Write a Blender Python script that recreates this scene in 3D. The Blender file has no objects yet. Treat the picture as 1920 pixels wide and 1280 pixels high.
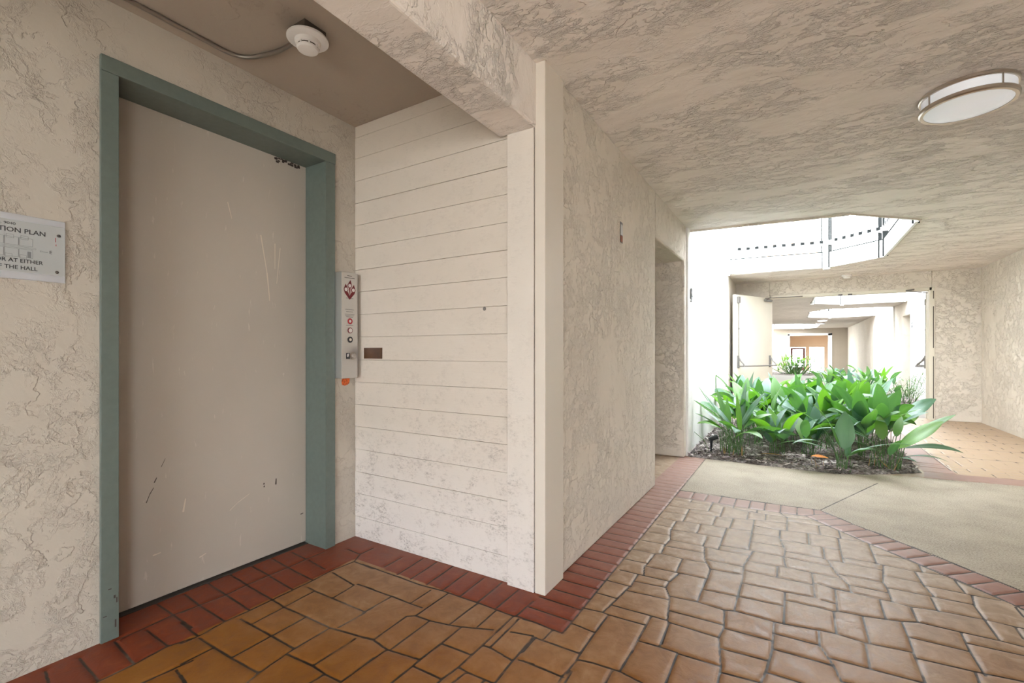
import bpy, bmesh, math, random
import numpy as np
from mathutils import Vector, Matrix
PI = math.pi
SC = bpy.context.scene
COL = SC.collection

# ------------------------------------------------------------------ camera, sky, exposure
F_PX, HORIZON, CAM_H = 866.0, 660.0, 1.12
cam_d = bpy.data.cameras.new('camera')
cam_d.sensor_width = 36.0
cam_d.lens = 36.0 * F_PX / 1920.0
cam_d.shift_y = (HORIZON - 640.0) / 1920.0
cam_d.clip_start = 0.02
cam_d.clip_end = 300
cam = bpy.data.objects.new('camera', cam_d)
COL.objects.link(cam)
cam.location = (0, 0, CAM_H)
cam.rotation_euler = (PI / 2, 0, math.radians(31.322))
SC.camera = cam

world = bpy.data.worlds.new('sky')
SC.world = world
world.use_nodes = True
bg = world.node_tree.nodes['Background']
bg.inputs[0].default_value = (0.90, 0.95, 1.0, 1)
bg.inputs[1].default_value = 16.0

SC.view_settings.view_transform = 'Standard'
SC.view_settings.look = 'None'
SC.view_settings.exposure = 0.2
SC.view_settings.gamma = 1.0
SC.view_settings.use_curve_mapping = False
SC.cycles.max_bounces = 10
SC.cycles.diffuse_bounces = 8
SC.cycles.glossy_bounces = 4
SC.cycles.transmission_bounces = 6
SC.cycles.sample_clamp_indirect = 12.0

# ------------------------------------------------------------------ materials
def newmat(name):
    m = bpy.data.materials.new(name); m.use_nodes = True
    nt = m.node_tree
    return m, nt, nt.nodes, nt.links, nt.nodes['Principled BSDF']

def nd(nodes, t, **kw):
    n = nodes.new(t)
    for k, v in kw.items():
        if k in ('inputs',):
            for a, b in v.items(): n.inputs[a].default_value = b
        else: setattr(n, k, v)
    return n

def ramp(nodes, stops):
    r = nodes.new('ShaderNodeValToRGB')
    e = r.color_ramp.elements
    while len(e) > len(stops): e.remove(e[-1])
    while len(e) < len(stops): e.new(0.5)
    for i, (p, c) in enumerate(stops):
        e[i].position = p; e[i].color = (c[0], c[1], c[2], 1) if not isinstance(c, (int, float)) else (c, c, c, 1)
    return r

def plain(name, col, rough=0.5, metal=0.0, bump=0.0, bscale=60, var=0.0, spec=0.5):
    m, nt, N, L, P = newmat(name)
    P.inputs['Base Color'].default_value = (*col, 1)
    P.inputs['Roughness'].default_value = rough
    P.inputs['Metallic'].default_value = metal
    P.inputs['Specular IOR Level'].default_value = spec
    geo = nd(N, 'ShaderNodeNewGeometry')
    no = nd(N, 'ShaderNodeTexNoise', inputs={'Scale': bscale, 'Detail': 4.0})
    L.new(geo.outputs['Position'], no.inputs['Vector'])
    if var:
        r = ramp(N, [(0.3, tuple(c * (1 - var) for c in col)), (0.7, tuple(min(1, c * (1 + var)) for c in col))])
        L.new(no.outputs['Fac'], r.inputs['Fac']); L.new(r.outputs['Color'], P.inputs['Base Color'])
    if bump:
        b = nd(N, 'ShaderNodeBump', inputs={'Strength': bump, 'Distance': 0.003})
        L.new(no.outputs['Fac'], b.inputs['Height']); L.new(b.outputs['Normal'], P.inputs['Normal'])
    return m

def stucco(name, col, stretch=(1, 1, 1), scale=5.0, strength=0.6, dist=0.012, dirt=0.35, cover=0.5, rotz=0.0, fine=0.5, det=8.0, w2=0.45):
    """skip-trowelled plaster: smooth plateaus, torn ridge lines where the trowel skipped, scratchy patches"""
    m, nt, N, L, P = newmat(name)
    P.inputs['Roughness'].default_value = 0.85
    P.inputs['Specular IOR Level'].default_value = 0.25
    geo = nd(N, 'ShaderNodeNewGeometry')
    mp = nd(N, 'ShaderNodeMapping'); mp.inputs['Scale'].default_value = stretch; mp.inputs['Rotation'].default_value = (0, 0, rotz)
    L.new(geo.outputs['Position'], mp.inputs['Vector'])
    def noise(sc, det, ro, di, off=0.0):
        n = nd(N, 'ShaderNodeTexNoise', inputs={'Scale': sc, 'Detail': det, 'Roughness': ro, 'Distortion': di})
        if off:
            o = nd(N, 'ShaderNodeVectorMath', operation='ADD'); o.inputs[1].default_value = (off, off * .7, off * .3)
            L.new(mp.outputs['Vector'], o.inputs[0]); L.new(o.outputs[0], n.inputs['Vector'])
        else: L.new(mp.outputs['Vector'], n.inputs['Vector'])
        return n.outputs['Fac']
    def fac(sock, stops):
        r = ramp(N, stops); L.new(sock, r.inputs['Fac']); return r.outputs['Color']
    def math_(op, a, b):
        n = nd(N, 'ShaderNodeMath', operation=op)
        for i_, q in enumerate((a, b)):
            if isinstance(q, (int, float)): n.inputs[i_].default_value = q
            else: L.new(q, n.inputs[i_])
        return n.outputs[0]
    n1 = noise(scale, det, 0.58, 0.25)
    n2 = noise(scale * 1.7, 8.0, 0.62, 0.3, 7.3)
    nm = noise(scale * 0.45, 3.0, 0.5, 0.0, 3.1)
    nf = noise(scale * 9, 5.0, 0.65, 0.6, 1.7)
    lo = 0.62 - cover * 0.28
    mask = fac(nm, [(lo, 0.0), (lo + 0.10, 1.0)])
    step1 = fac(n1, [(0.485, 0.0), (0.50, 1.0)])
    step2 = fac(n2, [(0.52, 0.0), (0.54, 1.0)])
    line1 = fac(n1, [(0.47, 0.0), (0.488, 1.0), (0.495, 1.0), (0.515, 0.0)])
    scr = fac(nf, [(0.46, 0.0), (0.54, 1.0)])
    soft = fac(noise(scale * 0.8, 2.0, 0.5, 0.0, 5.5), [(0.3, 0.0), (0.7, 1.0)])
    h = math_('MULTIPLY', math_('ADD', math_('MULTIPLY', step1, 0.55), math_('MULTIPLY', step2, w2)), math_('ADD', math_('MULTIPLY', mask, 0.85), 0.15))
    near_edge = fac(n2, [(0.44, 0.0), (0.52, 1.0), (0.60, 0.0)])
    h = math_('ADD', h, math_('MULTIPLY', math_('MULTIPLY', scr, near_edge), math_('MULTIPLY', mask, fine)))
    h = math_('ADD', h, math_('MULTIPLY', soft, 0.6))
    h = math_('ADD', h, math_('MULTIPLY', nf, 0.12))
    b = nd(N, 'ShaderNodeBump', inputs={'Strength': strength, 'Distance': dist})
    L.new(h, b.inputs['Height']); L.new(b.outputs['Normal'], P.inputs['Normal'])
    big = nd(N, 'ShaderNodeTexNoise', inputs={'Scale': 1.3, 'Detail': 3.0}); L.new(geo.outputs['Position'], big.inputs['Vector'])
    rb = ramp(N, [(0.3, tuple(c * 0.94 for c in col)), (0.7, col)]); L.new(big.outputs['Fac'], rb.inputs['Fac'])
    d = math_('MULTIPLY', math_('MULTIPLY', line1, mask), math_('MULTIPLY', scr, dirt))
    mx = nd(N, 'ShaderNodeMixRGB'); L.new(d, mx.inputs['Fac']); L.new(rb.outputs['Color'], mx.inputs[1])
    mx.inputs[2].default_value = (col[0] * 0.45, col[1] * 0.41, col[2] * 0.38, 1)
    L.new(mx.outputs[0], P.inputs['Base Color'])
    return m

CREAM = (0.72, 0.66, 0.58)
M = {}
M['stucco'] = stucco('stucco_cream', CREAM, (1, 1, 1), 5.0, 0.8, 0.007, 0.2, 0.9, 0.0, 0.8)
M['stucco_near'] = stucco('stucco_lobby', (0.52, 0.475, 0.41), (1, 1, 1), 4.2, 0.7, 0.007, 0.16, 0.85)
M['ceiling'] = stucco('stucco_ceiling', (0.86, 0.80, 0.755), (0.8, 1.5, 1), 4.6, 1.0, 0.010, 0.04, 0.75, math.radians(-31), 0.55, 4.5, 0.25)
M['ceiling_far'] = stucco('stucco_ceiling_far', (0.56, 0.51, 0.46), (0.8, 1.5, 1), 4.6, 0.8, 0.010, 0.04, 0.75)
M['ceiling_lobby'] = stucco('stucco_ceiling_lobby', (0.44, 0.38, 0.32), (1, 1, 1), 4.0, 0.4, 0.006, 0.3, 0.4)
M['white_ext'] = stucco('stucco_white', (0.80, 0.79, 0.77), (1, 1, 0.6), 5.0, 0.45, 0.01, 0.2, 0.6)
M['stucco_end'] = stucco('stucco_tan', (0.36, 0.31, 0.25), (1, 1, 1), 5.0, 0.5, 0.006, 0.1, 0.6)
M['orange_wall'] = plain('peach_paint', (0.80, 0.62, 0.44), 0.8)
M['trim_white'] = None

def boards_mat(name, col, zdirt=True):
    m, nt, N, L, P = newmat(name)
    P.inputs['Roughness'].default_value = 0.6
    geo = nd(N, 'ShaderNodeNewGeometry')
    mp = nd(N, 'ShaderNodeMapping'); mp.inputs['Scale'].default_value = (3.0, 3.0, 40.0)
    L.new(geo.outputs['Position'], mp.inputs['Vector'])
    n1 = nd(N, 'ShaderNodeTexNoise', inputs={'Scale': 3.0, 'Detail': 6.0, 'Roughness': 0.7, 'Distortion': 0.6}); L.new(mp.outputs['Vector'], n1.inputs['Vector'])
    n2 = nd(N, 'ShaderNodeTexNoise', inputs={'Scale': 9.0, 'Detail': 8.0, 'Roughness': 0.75}); L.new(geo.outputs['Position'], n2.inputs['Vector'])
    mp3 = nd(N, 'ShaderNodeMapping'); mp3.inputs['Scale'].default_value = (1.0, 1.0, 2.2); L.new(geo.outputs['Position'], mp3.inputs['Vector'])
    n3 = nd(N, 'ShaderNodeTexNoise', inputs={'Scale': 48.0, 'Detail': 9.0, 'Roughness': 0.85, 'Distortion': 0.4}); L.new(mp3.outputs['Vector'], n3.inputs['Vector'])
    sep = nd(N, 'ShaderNodeSeparateXYZ'); L.new(geo.outputs['Position'], sep.inputs[0])
    mr = nd(N, 'ShaderNodeMapRange', inputs={'From Min': 0.0, 'From Max': 1.1, 'To Min': 1.0, 'To Max': 0.12}); L.new(sep.outputs['Z'], mr.inputs['Value'])
    # scuffs and worn paint, commonest where feet and trolleys reach
    r3 = ramp(N, [(0.49, 0.0), (0.60, 1.0)]); L.new(n3.outputs['Fac'], r3.inputs['Fac'])
    r2 = ramp(N, [(0.46, 0.0), (0.62, 1.0)]); L.new(n2.outputs['Fac'], r2.inputs['Fac'])
    a = nd(N, 'ShaderNodeMath', operation='MULTIPLY'); L.new(r3.outputs['Color'], a.inputs[0]); L.new(r2.outputs['Color'], a.inputs[1])
    c = nd(N, 'ShaderNodeMath', operation='MULTIPLY'); L.new(a.outputs[0], c.inputs[0]); L.new(mr.outputs[0], c.inputs[1])
    d = nd(N, 'ShaderNodeMath', operation='MULTIPLY'); L.new(c.outputs[0], d.inputs[0]); d.inputs[1].default_value = 1.0
    # bluish light on the bottom boards, painted in as a paler tone
    mr2 = nd(N, 'ShaderNodeMapRange', inputs={'From Min': 0.15, 'From Max': 0.75, 'To Min': 1.0, 'To Max': 0.0}); L.new(sep.outputs['Z'], mr2.inputs['Value'])
    base = nd(N, 'ShaderNodeMixRGB'); L.new(mr2.outputs[0], base.inputs['Fac'])
    base.inputs[1].default_value = (*col, 1); base.inputs[2].default_value = (0.73, 0.69, 0.66, 1)
    mx = nd(N, 'ShaderNodeMixRGB'); L.new(d.outputs[0], mx.inputs['Fac']); L.new(base.outputs[0], mx.inputs[1]); mx.inputs[2].default_value = (0.20, 0.17, 0.15, 1)
    L.new(mx.outputs[0], P.inputs['Base Color'])
    ad = nd(N, 'ShaderNodeMath', operation='ADD'); L.new(n1.outputs['Fac'], ad.inputs[0]); L.new(a.outputs[0], ad.inputs[1])
    b = nd(N, 'ShaderNodeBump', inputs={'Strength': 0.35, 'Distance': 0.002}); L.new(ad.outputs[0], b.inputs['Height']); L.new(b.outputs['Normal'], P.inputs['Normal'])
    return m

M['boards'] = boards_mat('painted_boards', (0.66, 0.60, 0.53))
M['trim'] = boards_mat('painted_trim', (0.70, 0.65, 0.59))
M['post'] = plain('cream_post_paint', (0.68, 0.63, 0.56), 0.55, bump=0.3, bscale=30)

def door_paint(name, col, rough, scuff):
    m, nt, N, L, P = newmat(name)
    P.inputs['Roughness'].default_value = rough
    geo = nd(N, 'ShaderNodeNewGeometry')
    n1 = nd(N, 'ShaderNodeTexNoise', inputs={'Scale': 2.2, 'Detail': 4.0}); L.new(geo.outputs['Position'], n1.inputs['Vector'])
    rb = ramp(N, [(0.3, tuple(c * 0.93 for c in col)), (0.7, col)]); L.new(n1.outputs['Fac'], rb.inputs['Fac'])
    mp = nd(N, 'ShaderNodeMapping'); mp.inputs['Rotation'].default_value = (0.5, 0, 0); mp.inputs['Scale'].default_value = (6, 30, 6); L.new(geo.outputs['Position'], mp.inputs['Vector'])
    n2 = nd(N, 'ShaderNodeTexNoise', inputs={'Scale': 1.6, 'Detail': 5.0, 'Roughness': 0.6, 'Distortion': 0.3}); L.new(mp.outputs['Vector'], n2.inputs['Vector'])
    r2 = ramp(N, [(0.66, 0.0), (0.72, scuff)]); L.new(n2.outputs['Fac'], r2.inputs['Fac'])
    mx = nd(N, 'ShaderNodeMixRGB'); L.new(r2.outputs['Color'], mx.inputs['Fac']); L.new(rb.outputs['Color'], mx.inputs[1]); mx.inputs[2].default_value = (0.70, 0.64, 0.57, 1)
    L.new(mx.outputs[0], P.inputs['Base Color'])
    b = nd(N, 'ShaderNodeBump', inputs={'Strength': 0.06, 'Distance': 0.002}); L.new(n2.outputs['Fac'], b.inputs['Height']); L.new(b.outputs['Normal'], P.inputs['Normal'])
    return m
M['elev_door'] = door_paint('beige_door_enamel', (0.46, 0.415, 0.36), 0.35, 0.35)
M['cream_door'] = door_paint('cream_door_enamel', (0.72, 0.68, 0.58), 0.5, 0.1)
M['green'] = plain('grey_green_enamel', (0.125, 0.158, 0.142), 0.42, bump=0.15, bscale=40, var=0.06)
M['scratch'] = plain('dark_scuff', (0.05, 0.035, 0.03), 0.7)
M['pale_scratch'] = plain('pale_scratch', (0.62, 0.55, 0.46), 0.6)
M['black'] = plain('black_gap', (0.012, 0.012, 0.012), 0.7)
M['darkmetal'] = plain('dark_bronze_metal', (0.10, 0.09, 0.085), 0.45, 0.6)
M['greymetal'] = plain('grey_hardware', (0.23, 0.22, 0.21), 0.45, 0.5)
M['steel'] = plain('brushed_steel', (0.62, 0.61, 0.59), 0.33, 0.75, bump=0.1, bscale=200)
M['steel_side'] = plain('bright_steel', (0.75, 0.73, 0.70), 0.3, 1.0)
M['nickel'] = plain('brushed_nickel', (0.55, 0.50, 0.44), 0.28, 1.0)
M['galv'] = plain('galvanised_conduit', (0.33, 0.30, 0.27), 0.4, 0.85)
M['plastic_white'] = plain('white_plastic', (0.84, 0.83, 0.82), 0.45)
M['lens'] = plain('milky_acrylic', (0.82, 0.85, 0.90), 0.25)
M['lens'].node_tree.nodes['Principled BSDF'].inputs['Emission Color'].default_value = (0.85, 0.92, 1.0, 1)
M['lens'].node_tree.nodes['Principled BSDF'].inputs['Emission Strength'].default_value = 0.22
M['boxmetal'] = plain('dark_box_metal', (0.10, 0.085, 0.07), 0.6, 0.4)
M['sign'] = plain('sign_aluminium', (0.47, 0.50, 0.51), 0.35, 0.2)
M['sign_edge'] = plain('sign_edge_aluminium', (0.66, 0.70, 0.77), 0.28, 0.55)
M['ink'] = plain('dark_grey_ink', (0.035, 0.037, 0.04), 0.6)
M['ink_soft'] = plain('soft_grey_ink', (0.22, 0.23, 0.235), 0.6)
M['redink'] = plain('red_ink', (0.38, 0.02, 0.03), 0.5)
M['darkred'] = plain('dark_red_ink', (0.14, 0.006, 0.012), 0.5)
M['whiteink'] = plain('white_ink', (0.7, 0.68, 0.68), 0.5)
M['brownplate'] = plain('dark_brown_plastic', (0.075, 0.028, 0.008), 0.4, var=0.25, bscale=25)
M['rust'] = plain('orange_rust_patch', (0.55, 0.11, 0.025), 0.8, var=0.5, bscale=120)
M['railwhite'] = plain('white_rail_paint', (0.82, 0.83, 0.83), 0.55)
M['glass'] = None
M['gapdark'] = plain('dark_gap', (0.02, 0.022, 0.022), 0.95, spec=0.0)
M['doorwood'] = plain('red_brown_door_frame', (0.20, 0.07, 0.06), 0.5)
M['stem'] = plain('leaf_stalk', (0.06, 0.16, 0.03), 0.5, var=0.3, bscale=30)
M['drystem'] = plain('dry_stalk', (0.42, 0.28, 0.12), 0.8)
M['yellowleaf'] = plain('yellowed_leaf', (0.80, 0.46, 0.10), 0.6, var=0.25, bscale=30)
M['chip'] = plain('mulch_chips', (0.24, 0.20, 0.20), 0.9, var=0.6, bscale=35)
M['blackplastic'] = plain('black_plastic', (0.03, 0.03, 0.035), 0.5)

def soil():
    m, nt, N, L, P = newmat('mulch_soil')
    P.inputs['Roughness'].default_value = 0.95
    geo = nd(N, 'ShaderNodeNewGeometry')
    n1 = nd(N, 'ShaderNodeTexNoise', inputs={'Scale': 3.0, 'Detail': 4.0}); L.new(geo.outputs['Position'], n1.inputs['Vector'])
    v = nd(N, 'ShaderNodeTexVoronoi', inputs={'Scale': 60.0}); L.new(geo.outputs['Position'], v.inputs['Vector'])
    r = ramp(N, [(0.25, (0.07, 0.05, 0.04)), (0.5, (0.19, 0.16, 0.15)), (0.75, (0.42, 0.37, 0.35))])
    mx = nd(N, 'ShaderNodeMixRGB', inputs={'Fac': 0.45}); L.new(n1.outputs['Fac'], mx.inputs[1]); L.new(v.outputs['Color'], mx.inputs[2])
    L.new(mx.outputs[0], r.inputs['Fac']); L.new(r.outputs['Color'], P.inputs['Base Color'])
    b = nd(N, 'ShaderNodeBump', inputs={'Strength': 0.9, 'Distance': 0.012}); L.new(v.outputs['Distance'], b.inputs['Height']); L.new(b.outputs['Normal'], P.inputs['Normal'])
    return m
M['soil'] = soil()

def leafmat(name, dark, bright, sheen=0.35, trans=0.35):
    m, nt, N, L, P = newmat(name)
    at = nd(N, 'ShaderNodeAttribute'); at.attribute_name = 'tone'
    uv = nd(N, 'ShaderNodeAttribute'); uv.attribute_name = 'vein'
    r = ramp(N, [(0.0, dark), (0.6, tuple((a + b) / 2 for a, b in zip(dark, bright))), (1.0, bright)])
    L.new(at.outputs['Fac'], r.inputs['Fac'])
    sep = nd(N, 'ShaderNodeSeparateXYZ'); L.new(uv.outputs['Vector'], sep.inputs[0])
    w = nd(N, 'ShaderNodeMath', operation='MULTIPLY'); L.new(sep.outputs['X'], w.inputs[0]); w.inputs[1].default_value = 55.0
    s = nd(N, 'ShaderNodeMath', operation='SINE'); L.new(w.outputs[0], s.inputs[0])
    b = nd(N, 'ShaderNodeBump', inputs={'Strength': 0.35, 'Distance': 0.002}); L.new(s.outputs[0], b.inputs['Height'])
    L.new(b.outputs['Normal'], P.inputs['Normal'])
    L.new(r.outputs['Color'], P.inputs['Base Color'])
    P.inputs['Roughness'].default_value = sheen
    P.inputs['Specular IOR Level'].default_value = 0.8
    P.inputs['Coat Weight'].default_value = 1.0
    P.inputs['Coat Roughness'].default_value = 0.45
    P.inputs['Coat Tint'].default_value = (0.9, 0.97, 1.0, 1)
    tr = nd(N, 'ShaderNodeBsdfTranslucent')
    g = nd(N, 'ShaderNodeMixRGB', blend_type='MULTIPLY', inputs={'Fac': 1.0}); L.new(r.outputs['Color'], g.inputs[1]); g.inputs[2].default_value = (2.2, 2.4, 0.35, 1)
    L.new(g.outputs[0], tr.inputs['Color'])
    mix = nd(N, 'ShaderNodeMixShader', inputs={'Fac': trans}); L.new(P.outputs[0], mix.inputs[1]); L.new(tr.outputs[0], mix.inputs[2])
    L.new(mix.outputs[0], N['Material Output'].inputs['Surface'])
    return m
M['leaf'] = leafmat('broad_leaf', (0.06, 0.16, 0.105), (0.14, 0.32, 0.03), 0.42, 0.24)
M['leaf_fine'] = leafmat('fine_leaf', (0.05, 0.13, 0.05), (0.16, 0.30, 0.06), 0.4, 0.3)
M['leaf_grey'] = leafmat('grey_green_leaf', (0.10, 0.17, 0.13), (0.20, 0.28, 0.20), 0.5, 0.25)

def glassmat():
    m, nt, N, L, P = newmat('door_glass')
    P.inputs['Base Color'].default_value = (0.95, 0.97, 0.97, 1)
    P.inputs['Roughness'].default_value = 0.05
    P.inputs['Transmission Weight'].default_value = 1.0
    P.inputs['IOR'].default_value = 1.1
    return m
M['glass'] = glassmat()

def floor_mat():
    """stamped, stained concrete: 'groove' = metres to the nearest joint, 'zone' = red brick / tan stone / bare concrete"""
    m, nt, N, L, P = newmat('stamped_concrete')
    P.inputs['Specular IOR Level'].default_value = 0.32
    geo = nd(N, 'ShaderNodeNewGeometry')
    g = nd(N, 'ShaderNodeAttribute'); g.attribute_name = 'groove'
    z = nd(N, 'ShaderNodeAttribute'); z.attribute_name = 'zone'
    sz = nd(N, 'ShaderNodeSeparateColor'); L.new(z.outputs['Color'], sz.inputs[0])
    nA = nd(N, 'ShaderNodeTexNoise', inputs={'Scale': 2.6, 'Detail': 5.0, 'Roughness': 0.6}); L.new(geo.outputs['Position'], nA.inputs['Vector'])
    nB = nd(N, 'ShaderNodeTexNoise', inputs={'Scale': 14.0, 'Detail': 6.0, 'Roughness': 0.65, 'Distortion': 0.6}); L.new(geo.outputs['Position'], nB.inputs['Vector'])
    nC = nd(N, 'ShaderNodeTexNoise', inputs={'Scale': 120.0, 'Detail': 3.0, 'Roughness': 0.7}); L.new(geo.outputs['Position'], nC.inputs['Vector'])
    sx = nd(N, 'ShaderNodeSeparateXYZ'); L.new(geo.outputs['Position'], sx.inputs[0])
    # tan stain; glare off the bright wells painted in as paler stone along the walkway
    tanr = ramp(N, [(0.3, (0.21, 0.078, 0.014)), (0.5, (0.30, 0.122, 0.022)), (0.7, (0.37, 0.175, 0.045))])
    tmx = nd(N, 'ShaderNodeMixRGB', inputs={'Fac': 0.55}); L.new(nA.outputs['Fac'], tmx.inputs[1]); L.new(nB.outputs['Fac'], tmx.inputs[2]); L.new(tmx.outputs[0], tanr.inputs['Fac'])
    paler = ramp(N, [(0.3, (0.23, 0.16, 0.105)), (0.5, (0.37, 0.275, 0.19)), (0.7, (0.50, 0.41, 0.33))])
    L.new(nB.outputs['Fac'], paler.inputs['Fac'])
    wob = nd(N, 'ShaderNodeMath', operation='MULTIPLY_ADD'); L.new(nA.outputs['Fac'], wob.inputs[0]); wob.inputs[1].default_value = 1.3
    # painted glare grows with distance along the corridor
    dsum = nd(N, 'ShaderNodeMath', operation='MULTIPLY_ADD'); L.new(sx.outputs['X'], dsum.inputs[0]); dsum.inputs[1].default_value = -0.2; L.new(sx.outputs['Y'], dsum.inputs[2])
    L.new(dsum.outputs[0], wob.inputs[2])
    glare_amt = nd(N, 'ShaderNodeMapRange', inputs={'From Min': 2.0, 'From Max': 3.5, 'To Min': 0.0, 'To Max': 1.0}); L.new(wob.outputs[0], glare_amt.inputs['Value'])
    tan = nd(N, 'ShaderNodeMixRGB'); L.new(glare_amt.outputs[0], tan.inputs['Fac']); L.new(tanr.outputs['Color'], tan.inputs[1]); L.new(paler.outputs['Color'], tan.inputs[2])
    # far brick-toned tiles by the planter
    far = nd(N, 'ShaderNodeMapRange', inputs={'From Min': 5.3, 'From Max': 5.6, 'To Min': 0.0, 'To Max': 1.0}); L.new(sx.outputs['Y'], far.inputs['Value'])
    farc = ramp(N, [(0.3, (0.38, 0.265, 0.175)), (0.7, (0.48, 0.37, 0.26))]); L.new(nB.outputs['Fac'], farc.inputs['Fac'])
    tan2 = nd(N, 'ShaderNodeMixRGB'); L.new(far.outputs[0], tan2.inputs['Fac']); L.new(tan.outputs[0], tan2.inputs[1]); L.new(farc.outputs['Color'], tan2.inputs[2])
    redr = ramp(N, [(0.3, (0.17, 0.030, 0.012)), (0.55, (0.23, 0.048, 0.020)), (0.75, (0.30, 0.085, 0.04))])
    L.new(nB.outputs['Fac'], redr.inputs['Fac'])
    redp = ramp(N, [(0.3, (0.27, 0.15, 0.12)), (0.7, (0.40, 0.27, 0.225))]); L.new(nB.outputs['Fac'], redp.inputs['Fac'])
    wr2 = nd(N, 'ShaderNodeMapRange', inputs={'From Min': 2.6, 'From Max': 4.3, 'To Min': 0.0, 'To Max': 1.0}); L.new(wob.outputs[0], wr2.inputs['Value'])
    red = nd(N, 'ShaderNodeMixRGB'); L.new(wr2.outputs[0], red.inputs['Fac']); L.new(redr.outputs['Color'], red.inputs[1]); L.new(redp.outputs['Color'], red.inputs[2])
    con = ramp(N, [(0.38, (0.21, 0.175, 0.125)), (0.5, (0.38, 0.33, 0.255)), (0.62, (0.47, 0.42, 0.33))])
    nmx = nd(N, 'ShaderNodeMixRGB', inputs={'Fac': 0.7}); L.new(nA.outputs['Fac'], nmx.inputs[1]); L.new(nC.outputs['Fac'], nmx.inputs[2]); L.new(nmx.outputs[0], con.inputs['Fac'])
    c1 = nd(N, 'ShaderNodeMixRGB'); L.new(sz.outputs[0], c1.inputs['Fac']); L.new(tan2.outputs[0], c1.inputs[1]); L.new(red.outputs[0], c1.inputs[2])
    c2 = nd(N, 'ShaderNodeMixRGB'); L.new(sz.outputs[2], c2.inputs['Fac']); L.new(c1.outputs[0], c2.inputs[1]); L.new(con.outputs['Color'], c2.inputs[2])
    # grout
    wv = nd(N, 'ShaderNodeMath', operation='MULTIPLY_ADD'); L.new(nB.outputs['Fac'], wv.inputs[0]); wv.inputs[1].default_value = -0.005; L.new(g.outputs['Fac'], wv.inputs[2])
    gm = nd(N, 'ShaderNodeMapRange', inputs={'From Min': 0.0008, 'From Max': 0.0030, 'To Min': 1.0, 'To Max': 0.0}); L.new(wv.outputs[0], gm.inputs['Value'])
    gr = ramp(N, [(0.38, (0.022, 0.015, 0.011)), (0.56, (0.06, 0.045, 0.036)), (0.70, (0.24, 0.20, 0.18))]); L.new(nA.outputs['Fac'], gr.inputs['Fac'])
    c3 = nd(N, 'ShaderNodeMixRGB'); L.new(gm.outputs[0], c3.inputs['Fac']); L.new(c2.outputs[0], c3.inputs[1]); L.new(gr.outputs['Color'], c3.inputs[2])
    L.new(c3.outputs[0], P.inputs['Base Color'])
    rr = nd(N, 'ShaderNodeMapRange', inputs={'From Min': 0.3, 'From Max': 0.7, 'To Min': 0.34, 'To Max': 0.58}); L.new(nB.outputs['Fac'], rr.inputs['Value'])
    r2 = nd(N, 'ShaderNodeMixRGB'); L.new(sz.outputs[2], r2.inputs['Fac']); L.new(rr.outputs[0], r2.inputs[1]); r2.inputs[2].default_value = (0.62, 0.62, 0.62, 1)
    L.new(r2.outputs[0], P.inputs['Roughness'])
    hs = nd(N, 'ShaderNodeMath', operation='MULTIPLY_ADD'); L.new(nC.outputs['Fac'], hs.inputs[0]); hs.inputs[1].default_value = 0.25; L.new(nB.outputs['Fac'], hs.inputs[2])
    b = nd(N, 'ShaderNodeBump', inputs={'Strength': 0.30, 'Distance': 0.006}); L.new(hs.outputs[0], b.inputs['Height']); L.new(b.outputs['Normal'], P.inputs['Normal'])
    return m
M['floor'] = floor_mat()
M['pale_floor'] = plain('pale_concrete', (0.27, 0.245, 0.21), 0.7, bump=0.2, bscale=20, var=0.08)

M['entry_floor'] = plain('light_concrete', (0.55, 0.50, 0.43), 0.7, bump=0.2, bscale=20, var=0.08)

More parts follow.
